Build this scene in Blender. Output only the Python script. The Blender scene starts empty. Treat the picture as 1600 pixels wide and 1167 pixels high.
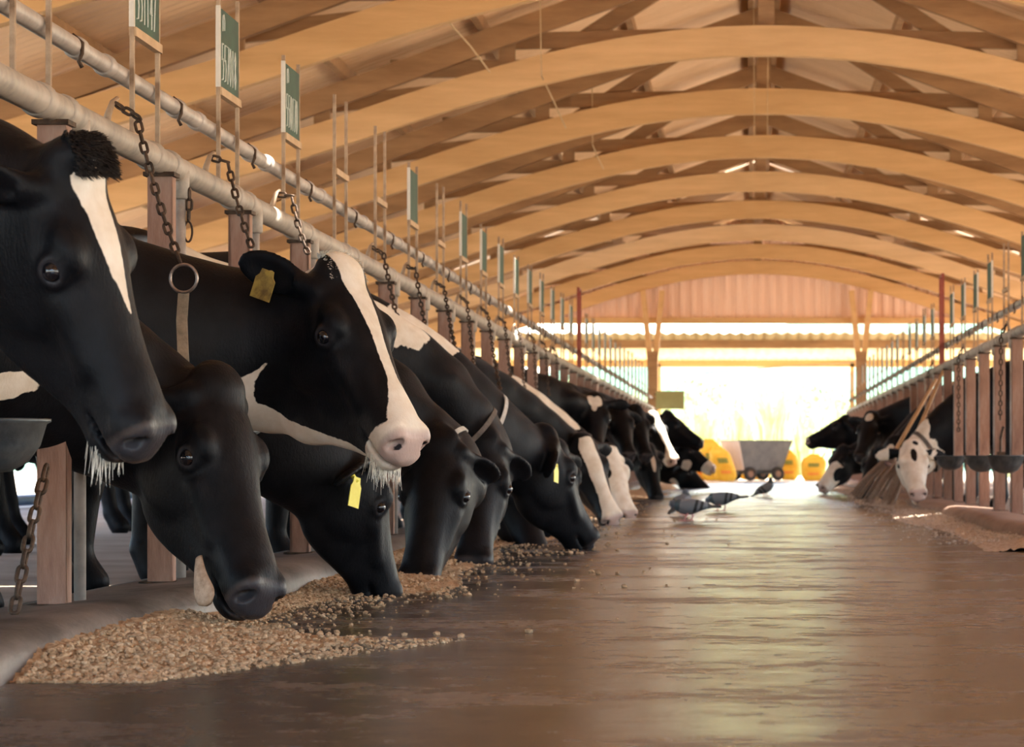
import bpy, bmesh, math, random
import numpy as np
from mathutils import Vector, Matrix

random.seed(7)
rng = np.random.default_rng(7)
SC = bpy.context.scene
COL = SC.collection

# ------------------------------------------------------------------ camera
F_PX = 4100.0            # focal length in pixels of the 1600 px wide frame
VPX, VPY = 1172.0, 715.0  # where the alley vanishes
CAM_Z = 0.43
cam_d = bpy.data.cameras.new('camera')
cam_d.sensor_fit = 'HORIZONTAL'
cam_d.sensor_width = 36.0
cam_d.lens = F_PX * 36.0 / 1600.0
cam_d.shift_x = (800.0 - VPX) / 1600.0
cam_d.shift_y = (VPY - 583.5) / 1600.0
cam_d.clip_start = 0.1
cam_d.clip_end = 1000.0
cam_d.dof.use_dof = True
cam_d.dof.focus_distance = 7.0
cam_d.dof.aperture_fstop = 10.0
cam = bpy.data.objects.new('camera', cam_d)
COL.objects.link(cam)
cam.location = (0, 0, CAM_Z)
cam.rotation_euler = (math.pi / 2, 0, 0)
SC.camera = cam

# ------------------------------------------------------------------ sky, sun, exposure
world = bpy.data.worlds.new('sky')
SC.world = world
world.use_nodes = True
wn = world.node_tree
wn.nodes.clear()
w_out = wn.nodes.new('ShaderNodeOutputWorld')
w_bg = wn.nodes.new('ShaderNodeBackground')
w_sky = wn.nodes.new('ShaderNodeTexSky')
w_sky.sky_type = 'NISHITA'
w_sky.sun_disc = False
w_sky.sun_elevation = math.radians(50)
w_sky.sun_rotation = math.radians(40)
w_sky.dust_density = 2.0
w_bg.inputs['Strength'].default_value = 0.30
wn.links.new(w_sky.outputs[0], w_bg.inputs['Color'])
wn.links.new(w_bg.outputs[0], w_out.inputs['Surface'])

sun_d = bpy.data.lights.new('sun', 'SUN')
sun_d.energy = 7.5
sun_d.angle = math.radians(0.6)
sun_d.color = (1.0, 0.93, 0.82)
sun = bpy.data.objects.new('sun', sun_d)
COL.objects.link(sun)
# light comes from the right and from beyond the far gable, 50 degrees up
_sd = Vector((math.sin(math.radians(62)) * math.cos(math.radians(50)),
              math.cos(math.radians(62)) * math.cos(math.radians(50)), math.sin(math.radians(50))))
sun.rotation_euler = _sd.to_track_quat('Z', 'Y').to_euler()
sun.location = (20, 30, 40)

SC.view_settings.view_transform = 'Standard'
SC.view_settings.look = 'None'
SC.view_settings.gamma = 1.0
SC.view_settings.use_curve_mapping = False
SC.view_settings.exposure = 2.2
SC.cycles.max_bounces = 8
SC.cycles.diffuse_bounces = 5
SC.cycles.glossy_bounces = 3
SC.cycles.transmission_bounces = 2
SC.cycles.transparent_max_bounces = 6
SC.cycles.sample_clamp_indirect = 8.0
SC.cycles.caustics_reflective = False
SC.cycles.caustics_refractive = False


# ------------------------------------------------------------------ helpers
def W(px, py, d):
    """point of the place at distance d down the alley that the photo shows at px, py"""
    return Vector(((px - VPX) * d / F_PX, d, CAM_Z + (VPY - py) * d / F_PX))


def link(name, me, mat=None, parent=None, loc=None):
    o = bpy.data.objects.new(name, me)
    COL.objects.link(o)
    if mat is not None and me is not None and not me.materials:
        me.materials.append(mat)
    if parent is not None:
        o.parent = parent
    if loc is not None:
        o.location = loc
    return o


def tag(o, label=None, cat=None, group=None, kind=None):
    if label: o['label'] = label
    if cat: o['category'] = cat
    if group: o['group'] = group
    if kind: o['kind'] = kind
    return o


def thing(name, label, cat, loc=(0, 0, 0), rz=0.0, group=None):
    o = bpy.data.objects.new(name, None)
    COL.objects.link(o)
    o.empty_display_size = 0.1
    o.location = loc
    o.rotation_euler = (0, 0, rz)
    return tag(o, label, cat, group)


ORD = ['first', 'second', 'third', 'fourth', 'fifth', 'sixth', 'seventh', 'eighth', 'ninth', 'tenth', 'eleventh',
       'twelfth', 'thirteenth', 'fourteenth', 'fifteenth', 'sixteenth', 'seventeenth', 'eighteenth', 'nineteenth',
       'twentieth', 'twenty-first', 'twenty-second', 'twenty-third', 'twenty-fourth', 'twenty-fifth', 'twenty-sixth',
       'twenty-seventh', 'twenty-eighth', 'twenty-ninth', 'thirtieth', 'thirty-first', 'thirty-second',
       'thirty-third', 'thirty-fourth', 'thirty-fifth', 'thirty-sixth', 'thirty-seventh', 'thirty-eighth']


class MB:
    """collects boxes, bars and tubes into one mesh"""
    def __init__(self):
        self.v, self.f = [], []

    def add(self, vs, fs):
        b = len(self.v)
        self.v.extend([tuple(x) for x in vs])
        self.f.extend([tuple(i + b for i in q) for q in fs])
        return self

    def box(self, x0, x1, y0, y1, z0, z1):
        return self.add([(x0, y0, z0), (x1, y0, z0), (x1, y1, z0), (x0, y1, z0), (x0, y0, z1), (x1, y0, z1), (x1, y1, z1), (x0, y1, z1)],
                        [(0, 3, 2, 1), (4, 5, 6, 7), (0, 1, 5, 4), (1, 2, 6, 5), (2, 3, 7, 6), (3, 0, 4, 7)])

    def bar(self, a, b, w, h, up=(0, 0, 1)):
        a, b = Vector(a), Vector(b)
        d = (b - a).normalized()
        up = Vector(up)
        s = d.cross(up)
        if s.length < 1e-4: s = d.cross(Vector((1, 0, 0)))
        s.normalize()
        t = s.cross(d).normalized()
        vs = []
        for p in (a, b):
            for i, j in ((-1, -1), (1, -1), (1, 1), (-1, 1)):
                vs.append(p + s * (i * w / 2) + t * (j * h / 2))
        return self.add(vs, [(0, 1, 2, 3), (7, 6, 5, 4), (0, 4, 5, 1), (1, 5, 6, 2), (2, 6, 7, 3), (3, 7, 4, 0)])

    def tube(self, pts, r, n=8, closed=False, caps=True):
        pts = [Vector(p) for p in pts]
        m = len(pts)
        rs = r if isinstance(r, (list, tuple)) else [r] * m
        ref = None
        rings = []
        for i, p in enumerate(pts):
            if closed: d = pts[(i + 1) % m] - pts[i - 1]
            else: d = pts[min(i + 1, m - 1)] - pts[max(i - 1, 0)]
            d.normalize()
            if ref is None:
                ref = Vector((0, 0, 1)) if abs(d.z) < 0.9 else Vector((1, 0, 0))
            s = d.cross(ref).normalized()
            t = s.cross(d).normalized()
            ref = t
            rings.append([p + (s * math.cos(2 * math.pi * k / n) + t * math.sin(2 * math.pi * k / n)) * rs[i] for k in range(n)])
        vs = [v for ring in rings for v in ring]
        fs = []
        for i in range(m if closed else m - 1):
            for k in range(n):
                a, b = i * n + k, i * n + (k + 1) % n
                c, e = ((i + 1) % m) * n + (k + 1) % n, ((i + 1) % m) * n + k
                fs.append((a, e, c, b))
        if caps and not closed:
            fs.append(tuple(range(n)))
            fs.append(tuple(reversed(range((m - 1) * n, m * n))))
        return self.add(vs, fs)

    def lathe(self, prof, n=20, c=(0, 0, 0)):
        c = Vector(c)
        vs, fs = [], []
        for r, z in prof:
            for k in range(n):
                a = 2 * math.pi * k / n
                vs.append(c + Vector((r * math.cos(a), r * math.sin(a), z)))
        for i in range(len(prof) - 1):
            for k in range(n):
                fs.append((i * n + k, i * n + (k + 1) % n, (i + 1) * n + (k + 1) % n, (i + 1) * n + k))
        return self.add(vs, fs)

    def mesh(self, name, mat=None, smooth=False):
        me = bpy.data.meshes.new(name)
        me.from_pydata(self.v, [], self.f)
        bm = bmesh.new()
        bm.from_mesh(me)
        bmesh.ops.recalc_face_normals(bm, faces=bm.faces)
        bm.to_mesh(me)
        bm.free()
        if smooth:
            me.polygons.foreach_set('use_smooth', [True] * len(me.polygons))
        if mat is not None: me.materials.append(mat)
        return me

    def build(self, name, mat, parent=None, loc=None, smooth=False, bevel=0.0):
        o = link(name, self.mesh(name, mat, smooth), None, parent, loc)
        if bevel:
            m = o.modifiers.new('bevel', 'BEVEL')
            m.width = bevel
            m.segments = 2
            m.limit_method = 'ANGLE'
        return o


def shade_auto(o, ang=40):
    """smooth shading that keeps edges sharper than ang degrees"""
    me = o.data
    bm = bmesh.new()
    bm.from_mesh(me)
    lim = math.radians(ang)
    for e in bm.edges:
        e.smooth = not (len(e.link_faces) == 2 and e.calc_face_angle(0) > lim)
    for f in bm.faces: f.smooth = True
    bm.to_mesh(me)
    bm.free()
    return o


# ------------------------------------------------------------------ materials
def mat_base(name):
    m = bpy.data.materials.new(name)
    m.use_nodes = True
    nt = m.node_tree
    b = nt.nodes['Principled BSDF']
    return m, nt, b


def ramp(nt, src, stops):
    r = nt.nodes.new('ShaderNodeValToRGB')
    el = r.color_ramp.elements
    while len(el) < len(stops): el.new(0.5)
    for e, (p, c) in zip(el, stops):
        e.position = p
        e.color = (*c, 1) if len(c) == 3 else c
    nt.links.new(src, r.inputs[0])
    return r


def noise(nt, scale, detail=4, rough=0.6, stretch=None, coord='Object'):
    tc = nt.nodes.new('ShaderNodeTexCoord')
    src = tc.outputs[coord]
    if stretch:
        mp = nt.nodes.new('ShaderNodeMapping')
        mp.inputs['Scale'].default_value = stretch
        nt.links.new(src, mp.inputs[0])
        src = mp.outputs[0]
    n = nt.nodes.new('ShaderNodeTexNoise')
    n.inputs['Scale'].default_value = scale
    n.inputs['Detail'].default_value = detail
    n.inputs['Roughness'].default_value = rough
    nt.links.new(src, n.inputs['Vector'])
    return n


def mat_noise(name, c1, c2, scale=8, rough=0.7, stretch=None, bump=0.0, metal=0.0, bscale=None, spec=0.4, c3=None, lo=0.35, hi=0.65):
    m, nt, b = mat_base(name)
    n = noise(nt, scale, 5, 0.65, stretch)
    stops = [(lo, c1), (hi, c2)] if c3 is None else [(lo, c1), ((lo + hi) / 2, c2), (hi, c3)]
    r = ramp(nt, n.outputs['Fac'], stops)
    nt.links.new(r.outputs[0], b.inputs['Base Color'])
    b.inputs['Roughness'].default_value = rough
    b.inputs['Metallic'].default_value = metal
    b.inputs['Specular IOR Level'].default_value = spec
    if bump:
        n2 = noise(nt, bscale or scale * 3, 5, 0.7, stretch)
        bp = nt.nodes.new('ShaderNodeBump')
        bp.inputs['Strength'].default_value = bump
        bp.inputs['Distance'].default_value = 0.01
        nt.links.new(n2.outputs['Fac'], bp.inputs['Height'])
        nt.links.new(bp.outputs[0], b.inputs['Normal'])
    return m


M = {}
M['arch'] = mat_noise('lit_sandy_timber', (0.59, 0.365, 0.16), (0.69, 0.44, 0.205), 3, 0.8, (0.4, 2, 3), 0.25, bscale=18)  # lighter than the other timber: light caught from below put into its colour
M['truss'] = mat_noise('shaded_brown_timber', (0.29, 0.165, 0.078), (0.41, 0.245, 0.12), 3, 0.8, (0.5, 3, 3), 0.3, bscale=18)  # darker brown: shade on the beams set farther back put into the colour
M['roof'] = mat_noise('tan_roof_sheet', (0.70, 0.47, 0.27), (0.82, 0.58, 0.35), 1.2, 0.55, (1, 1.5, 1), 0.05)
M['gable'] = mat_noise('pink_gable_sheet', (0.84, 0.58, 0.44), (0.90, 0.66, 0.52), 1.5, 0.6, (1, 1, .3))
M['porch'] = mat_noise('olive_porch_sheet', (0.70, 0.58, 0.30), (0.80, 0.68, 0.38), 2, 0.6)
M['pipe'] = mat_noise('dusty_steel_pipe', (0.27, 0.24, 0.205), (0.40, 0.345, 0.29), 14, 0.55, None, 0.05, 0.1, 60, c3=(0.46, 0.40, 0.34), lo=.3, hi=.7)
M['pipe2'] = mat_noise('pale_steel_pipe', (0.34, 0.30, 0.27), (0.55, 0.49, 0.44), 9, 0.5, None, 0.1, 0.2)
M['post'] = mat_noise('red_brown_post', (0.20, 0.105, 0.072), (0.31, 0.175, 0.125), 5, 0.75, (3, 3, .6), 0.35, bscale=25, c3=(0.38, 0.25, 0.19))
M['rust'] = mat_noise('rusty_iron', (0.035, 0.022, 0.015), (0.11, 0.065, 0.04), 30, 0.65, None, 0.3, 0.5)
M['ring'] = mat_noise('worn_steel', (0.22, 0.17, 0.14), (0.40, 0.33, 0.28), 40, 0.35, None, 0.1, 0.85)
M['strap'] = mat_noise('dusty_strap', (0.17, 0.13, 0.085), (0.34, 0.27, 0.19), 22, 0.8, (1, 1, 1), 0.3)
M['rod'] = mat_noise('rusty_sign_rod', (0.20, 0.12, 0.07), (0.50, 0.36, 0.24), 9, 0.6, (1, 1, 1), 0.1, 0.1)
M['redrod'] = mat_noise('red_oxide_rod', (0.26, 0.05, 0.035), (0.36, 0.09, 0.06), 9, 0.6)
M['board'] = mat_noise('green_chalkboard', (0.016, 0.055, 0.034), (0.028, 0.085, 0.052), 9, 0.6)
M['tin'] = mat_noise('tin_board_edge', (0.55, 0.52, 0.46), (0.66, 0.62, 0.55), 9, 0.5)
M['wood'] = mat_noise('pale_wood_strip', (0.46, 0.31, 0.18), (0.58, 0.41, 0.25), 12, 0.7)
M['chalk'] = mat_noise('white_chalk', (0.60, 0.66, 0.60), (0.75, 0.78, 0.74), 60, 0.9)
M['bowl'] = mat_noise('cast_iron_bowl', (0.05, 0.055, 0.06), (0.11, 0.12, 0.12), 14, 0.45, None, 0.1, 0.4)
M['curb'] = mat_noise('worn_grey_curb', (0.05, 0.042, 0.037), (0.13, 0.11, 0.098), 5, 0.5, (1, .5, 1), 0.5, bscale=16, c3=(0.20, 0.165, 0.145))
M['curbr'] = mat_noise('brown_brick_curb', (0.19, 0.11, 0.075), (0.30, 0.185, 0.13), 5, 0.75, (1, .5, 1), 0.4, bscale=16)
M['stall'] = mat_noise('stall_concrete', (0.25, 0.19, 0.145), (0.38, 0.30, 0.23), 2, 0.85, None, 0.2)
M['yard'] = mat_noise('pale_dry_yard', (0.50, 0.41, 0.30), (0.60, 0.50, 0.38), 0.6, 0.95)
M['handle'] = mat_noise('bamboo_handle', (0.52, 0.27, 0.11), (0.66, 0.38, 0.18), 6, 0.45, (3, 3, 1))
M['bristle'] = mat_noise('brown_bristles', (0.26, 0.17, 0.12), (0.46, 0.33, 0.25), 40, 0.85, (3, 3, .5))
M['binding'] = mat_noise('broom_binding', (0.20, 0.12, 0.11), (0.28, 0.18, 0.16), 40, 0.8)
M['sack'] = mat_noise('yellow_woven_sack', (0.80, 0.40, 0.02), (0.86, 0.52, 0.05), 5, 0.6, None, 0.3)
M['sackprint'] = mat_noise('dark_sack_print', (0.22, 0.20, 0.03), (0.30, 0.26, 0.05), 9, 0.7)
M['sackred'] = mat_noise('orange_sack_print', (0.80, 0.22, 0.03), (0.85, 0.30, 0.06), 9, 0.7)
M['cart'] = mat_noise('grey_cart_steel', (0.13, 0.13, 0.135), (0.19, 0.19, 0.19), 5, 0.5, None, 0.0, 0.3)
M['cartend'] = mat_noise('pale_cart_end', (0.62, 0.50, 0.44), (0.70, 0.58, 0.52), 5, 0.6)
M['tyre'] = mat_noise('black_tyre', (0.02, 0.018, 0.016), (0.05, 0.04, 0.035), 20, 0.8)
M['hub'] = mat_noise('brown_wheel_disc', (0.22, 0.12, 0.08), (0.3, 0.18, 0.12), 20, 0.7)
M['tagy'] = mat_noise('yellow_ear_tag', (0.80, 0.68, 0.06), (0.88, 0.78, 0.10), 30, 0.45)
M['tagd'] = mat_noise('dirty_ear_tag', (0.14, 0.085, 0.02), (0.42, 0.29, 0.06), 25, 0.5)
M['collar'] = mat_noise('dusty_collar', (0.42, 0.38, 0.33), (0.60, 0.56, 0.50), 30, 0.7)
M['collard'] = mat_noise('dark_collar', (0.07, 0.055, 0.045), (0.14, 0.11, 0.09), 30, 0.7)
M['hairw'] = mat_noise('white_hair', (0.72, 0.68, 0.58), (0.80, 0.76, 0.68), 30, 0.6)
M['hairb'] = mat_noise('black_hair', (0.012, 0.011, 0.012), (0.02, 0.018, 0.018), 30, 0.5)
M['tongue'] = mat_noise('pale_tongue', (0.34, 0.215, 0.135), (0.56, 0.39, 0.27), 45, 0.5, None, 0.3)
M['grass'] = mat_noise('reed_leaf', (0.40, 0.46, 0.17), (0.60, 0.62, 0.34), 2, 0.6)
M['leaf'] = mat_noise('bush_leaf', (0.16, 0.30, 0.07), (0.34, 0.46, 0.16), 2, 0.6)
M['hill'] = mat_noise('wooded_hill', (0.05, 0.14, 0.09), (0.12, 0.22, 0.14), 0.2, 0.9)
M['wire'] = mat_noise('grey_wire', (0.16, 0.13, 0.10), (0.25, 0.2, 0.16), 20, 0.7)
M['rope'] = mat_noise('cobwebbed_cord', (0.48, 0.34, 0.18), (0.58, 0.42, 0.24), 20, 0.9)
M['olive'] = mat_noise('olive_board', (0.30, 0.30, 0.12), (0.38, 0.37, 0.17), 4, 0.7)
M['blue'] = mat_noise('blue_pipe', (0.03, 0.13, 0.32), (0.05, 0.19, 0.42), 8, 0.5)
M['feed'] = mat_noise('brown_feed_grain', (0.26, 0.16, 0.085), (0.50, 0.34, 0.20), 55, 0.9, None, 0.6, bscale=120, c3=(0.62, 0.46, 0.30))

M['feedp'] = mat_noise('pale_feed_grain', (0.36, 0.27, 0.19), (0.52, 0.42, 0.33), 55, 0.9, None, 0.6, bscale=120, c3=(0.62, 0.53, 0.44))


def eye_mat():
    m, nt, b = mat_base('cow_eye')
    b.inputs['Base Color'].default_value = (0.006, 0.005, 0.007, 1)
    b.inputs['Roughness'].default_value = 0.06
    b.inputs['Specular IOR Level'].default_value = 0.5
    b.inputs['Coat Weight'].default_value = 0.3
    b.inputs['Coat Roughness'].default_value = 0.02
    return m


M['eye'] = eye_mat()


def floor_mat():
    m, nt, b = mat_base('damp_brown_concrete')
    n1 = noise(nt, 2.2, 7, 0.72, (0.6, 0.9, 1))
    n2 = noise(nt, 16, 6, 0.75, (0.6, 0.9, 1))
    mx = nt.nodes.new('ShaderNodeMix'); mx.data_type = 'FLOAT'
    mx.inputs[0].default_value = 0.4
    nt.links.new(n1.outputs['Fac'], mx.inputs[2]); nt.links.new(n2.outputs['Fac'], mx.inputs[3])
    r = ramp(nt, mx.outputs[0], [(0.36, (0.034, 0.027, 0.023)), (0.5, (0.080, 0.066, 0.057)), (0.63, (0.17, 0.148, 0.130))])
    nt.links.new(r.outputs[0], b.inputs['Base Color'])
    rr = ramp(nt, mx.outputs[0], [(0.40, (0.12,) * 3), (0.52, (0.24,) * 3), (0.64, (0.48,) * 3)])
    nt.links.new(rr.outputs[0], b.inputs['Roughness'])
    b.inputs['Specular IOR Level'].default_value = 0.5
    n3 = noise(nt, 60, 6, 0.75, (0.7, 0.9, 1))
    bp = nt.nodes.new('ShaderNodeBump')
    bp.inputs['Strength'].default_value = 0.30
    bp.inputs['Distance'].default_value = 0.003
    nt.links.new(n3.outputs['Fac'], bp.inputs['Height'])
    nt.links.new(bp.outputs[0], b.inputs['Normal'])
    return m


M['floor'] = floor_mat()


def cow_mat():
    """coat: the mesh's own patch map (red: white hair, green: muzzle skin, blue: dusty brown)"""
    m, nt, b = mat_base('cow_coat')
    at = nt.nodes.new('ShaderNodeAttribute')
    at.attribute_name = 'coat'
    sep = nt.nodes.new('ShaderNodeSeparateColor')
    nt.links.new(at.outputs['Color'], sep.inputs[0])
    n = noise(nt, 55, 4, 0.6)
    ad = nt.nodes.new('ShaderNodeMath'); ad.operation = 'MULTIPLY_ADD'
    nt.links.new(n.outputs['Fac'], ad.inputs[0]); ad.inputs[1].default_value = 0.5
    nt.links.new(sep.outputs[0], ad.inputs[2])
    wm = ramp(nt, ad.outputs[0], [(0.68, (0, 0, 0)), (0.82, (1, 1, 1))])

    def mix(fac, a, c):
        x = nt.nodes.new('ShaderNodeMix'); x.data_type = 'RGBA'
        nt.links.new(fac, x.inputs[0])
        for v, k in ((a, 6), (c, 7)):
            if isinstance(v, tuple): x.inputs[k].default_value = (*v, 1)
            else: nt.links.new(v, x.inputs[k])
        return x.outputs[2]
    nb = noise(nt, 14, 3, 0.6)
    blk = ramp(nt, nb.outputs['Fac'], [(0.3, (0.0022, 0.0022, 0.0032)), (0.7, (0.0065, 0.0064, 0.0082))])
    wht = ramp(nt, nb.outputs['Fac'], [(0.3, (0.66, 0.55, 0.43)), (0.7, (0.80, 0.72, 0.62))])
    c = mix(wm.outputs[0], blk.outputs[0], wht.outputs[0])
    c = mix(sep.outputs[2], c, (0.20, 0.13, 0.09))
    sk = mix(wm.outputs[0], (0.035, 0.032, 0.036), (0.50, 0.36, 0.31))
    c = mix(sep.outputs[1], c, sk)
    nt.links.new(c, b.inputs['Base Color'])
    rg = nt.nodes.new('ShaderNodeMapRange')
    nt.links.new(sep.outputs[1], rg.inputs[0])
    rg.inputs['To Min'].default_value = 0.50
    rg.inputs['To Max'].default_value = 0.30
    nt.links.new(rg.outputs[0], b.inputs['Roughness'])
    b.inputs['Specular IOR Level'].default_value = 0.14
    n2 = noise(nt, 160, 3, 0.6, (1, 1, .45))
    n3 = noise(nt, 22, 3, 0.6)
    am = nt.nodes.new('ShaderNodeMath'); am.operation = 'MULTIPLY_ADD'
    nt.links.new(n3.outputs['Fac'], am.inputs[0]); am.inputs[1].default_value = 0.7
    nt.links.new(n2.outputs['Fac'], am.inputs[2])
    bp = nt.nodes.new('ShaderNodeBump')
    bp.inputs['Strength'].default_value = 0.35
    bp.inputs['Distance'].default_value = 0.004
    nt.links.new(am.outputs[0], bp.inputs['Height'])
    nt.links.new(bp.outputs[0], b.inputs['Normal'])
    return m


M['cow'] = cow_mat()
# ------------------------------------------------------------------ cows: one smooth skin per animal from blended volumes
def hermite(xs, ys, n=90):
    xs, ys = np.array(xs, float), np.array(ys, float)
    m = np.gradient(ys, xs)
    X = np.linspace(xs[0], xs[-1], n)
    i = np.clip(np.searchsorted(xs, X) - 1, 0, len(xs) - 2)
    h = xs[i + 1] - xs[i]
    t = (X - xs[i]) / h
    Y = (2 * t**3 - 3 * t**2 + 1) * ys[i] + (t**3 - 2 * t**2 + t) * h * m[i] + (-2 * t**3 + 3 * t**2) * ys[i + 1] + (t**3 - t**2) * h * m[i + 1]
    return X, Y


def smin(a, b, k):
    h = np.clip(0.5 + 0.5 * (b - a) / k, 0, 1)
    return b + (a - b) * h - k * h * (1 - h)


class Field:
    def __init__(self, xs, ys, zs):
        self.x, self.y, self.z = xs.astype(np.float32), ys.astype(np.float32), zs.astype(np.float32)
        self.F = np.full((len(xs), len(ys), len(zs)), 0.5, np.float32)

    def region(self, lo, hi):
        sl = []
        for ax, a, b in zip((self.x, self.y, self.z), lo, hi):
            i0 = max(0, int(np.searchsorted(ax, a)) - 1)
            i1 = min(len(ax), int(np.searchsorted(ax, b)) + 1)
            sl.append(slice(i0, max(i1, i0 + 1)))
        return tuple(sl)

    def pts(self, sl):
        return (self.x[sl[0]][:, None, None], self.y[sl[1]][None, :, None], self.z[sl[2]][None, None, :])

    def put(self, lo, hi, fn, k, sub=False):
        sl = self.region(np.array(lo) - k - 0.03, np.array(hi) + k + 0.03)
        X, Y, Z = self.pts(sl)
        d = fn(X, Y, Z).astype(np.float32)
        if sub: self.F[sl] = -smin(-self.F[sl], d, k)
        else: self.F[sl] = smin(self.F[sl], d, k)

    def cone(self, a, b, ra, rb, k=0.03, lat=None, kl=1.0):
        """round cone from a to b; lat: sideways axis squeezed by kl"""
        a, b = np.array(a, float), np.array(b, float)
        ba = b - a
        L2 = max(ba @ ba, 1e-9)
        R = max(ra, rb)

        def fn(X, Y, Z):
            px, py, pz = X - a[0], Y - a[1], Z - a[2]
            t = np.clip((px * ba[0] + py * ba[1] + pz * ba[2]) / L2, 0, 1)
            qx, qy, qz = px - t * ba[0], py - t * ba[1], pz - t * ba[2]
            q2 = qx * qx + qy * qy + qz * qz
            r = ra + (rb - ra) * t
            if lat is not None:
                ql = qx * lat[0] + qy * lat[1] + qz * lat[2]
                q2 = q2 - ql * ql + (ql / kl)**2
                return (np.sqrt(np.maximum(q2, 1e-12)) - r) * (0.5 + 0.5 * kl)
            return np.sqrt(np.maximum(q2, 1e-12)) - r
        self.put(np.minimum(a, b) - R, np.maximum(a, b) + R, fn, k)

    def ell(self, c, axes, r, k=0.03, sub=False):
        """ellipsoid at c, rows of axes are its directions"""
        c, A, r = np.array(c, float), np.array(axes, float), np.array(r, float)
        ext = np.sqrt(((A * r[:, None])**2).sum(0))

        def fn(X, Y, Z):
            px, py, pz = X - c[0], Y - c[1], Z - c[2]
            q = [px * A[i, 0] + py * A[i, 1] + pz * A[i, 2] for i in range(3)]
            k0 = np.sqrt(sum((q[i] / r[i])**2 for i in range(3)) + 1e-9)
            k1 = np.sqrt(sum((q[i] / r[i]**2)**2 for i in range(3)) + 1e-9)
            return k0 * (k0 - 1) / k1
        self.put(c - ext, c + ext, fn, k, sub)

    def torus(self, c, axes, R, r, k=0.01):
        c, A = np.array(c, float), np.array(axes, float)

        def fn(X, Y, Z):
            px, py, pz = X - c[0], Y - c[1], Z - c[2]
            q = [px * A[i, 0] + py * A[i, 1] + pz * A[i, 2] for i in range(3)]
            return np.sqrt((np.sqrt(q[0]**2 + q[1]**2 + 1e-12) - R)**2 + q[2]**2) - r
        self.put(c - R - r, c + R + r, fn, k)

    def at(self, p):
        i = [min(len(ax) - 1, max(0, int(np.searchsorted(ax, v)))) for ax, v in zip((self.x, self.y, self.z), p)]
        return self.F[i[0], i[1], i[2]]

    def mesh(self, smooth=2):
        F, xs, ys, zs = self.F, self.x, self.y, self.z
        s = F < 0
        n = np.zeros(tuple(d - 1 for d in F.shape), np.int8)
        cor = [(i, j, k) for i in (0, 1) for j in (0, 1) for k in (0, 1)]
        sh = n.shape
        for i, j, k in cor:
            n += s[i:i + sh[0], j:j + sh[1], k:k + sh[2]]
        I, J, K = np.nonzero((n > 0) & (n < 8))
        vid = np.full(sh, -1, np.int32)
        vid[I, J, K] = np.arange(len(I))
        acc = np.zeros((len(I), 3))
        cnt = np.zeros(len(I))
        for a in cor:
            for ax in range(3):
                if a[ax]: continue
                b = list(a); b[ax] = 1
                fa = F[I + a[0], J + a[1], K + a[2]]
                fb = F[I + b[0], J + b[1], K + b[2]]
                m = (fa < 0) != (fb < 0)
                t = np.where(m, fa / np.where(m, fa - fb, 1), 0)
                pa = np.stack([xs[I + a[0]], ys[J + a[1]], zs[K + a[2]]], 1)
                pb = np.stack([xs[I + b[0]], ys[J + b[1]], zs[K + b[2]]], 1)
                acc += np.where(m[:, None], pa + t[:, None] * (pb - pa), 0)
                cnt += m
        V = acc / cnt[:, None]
        Q = []
        for ax in range(3):
            o = [x for x in range(3) if x != ax]
            A = [slice(1, -1)] * 3; B = [slice(1, -1)] * 3
            A[ax] = slice(0, -1); B[ax] = slice(1, None)
            sa, sb = s[tuple(A)], s[tuple(B)]
            idx = np.stack(np.nonzero(sa != sb), 1)
            flip = sa[tuple(idx.T)]
            idx[:, o[0]] += 1; idx[:, o[1]] += 1
            c = []
            for d0, d1 in ((-1, -1), (0, -1), (0, 0), (-1, 0)):
                q = idx.copy(); q[:, o[0]] += d0; q[:, o[1]] += d1
                c.append(vid[q[:, 0], q[:, 1], q[:, 2]])
            q = np.stack(c, 1)
            if ax == 1: flip = ~flip
            q[~flip] = q[~flip][:, ::-1]
            Q.append(q)
        Q = np.concatenate(Q)
        Q = Q[(Q >= 0).all(1)]
        for _ in range(smooth):
            e0 = Q.ravel(); e1 = np.roll(Q, -1, 1).ravel(); e2 = np.roll(Q, 1, 1).ravel()
            w = np.bincount(e0, minlength=len(V)) * 2
            S = np.stack([np.bincount(e0, V[e1, a] + V[e2, a], minlength=len(V)) for a in range(3)], 1)
            V = V + 0.5 * (S / np.maximum(w, 1)[:, None] - V)
        return V, Q


def mesh_from(name, V, Q, mat):
    me = bpy.data.meshes.new(name)
    me.vertices.add(len(V))
    me.vertices.foreach_set('co', V.astype(np.float32).ravel())
    me.loops.add(len(Q) * 4)
    me.loops.foreach_set('vertex_index', Q.astype(np.int32).ravel())
    me.polygons.add(len(Q))
    me.polygons.foreach_set('loop_start', np.arange(0, len(Q) * 4, 4, dtype=np.int32))
    me.polygons.foreach_set('loop_total', np.full(len(Q), 4, np.int32))
    me.update(calc_edges=True)
    me.polygons.foreach_set('use_smooth', np.ones(len(Q), bool))
    me.materials.append(mat)
    return me


def axis_steps(lo, hi, flo, fhi, fine, coarse):
    a = list(np.arange(lo, flo, coarse)) + list(np.arange(flo, fhi, fine)) + list(np.arange(fhi, hi + coarse, coarse))
    return np.array(a)


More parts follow.
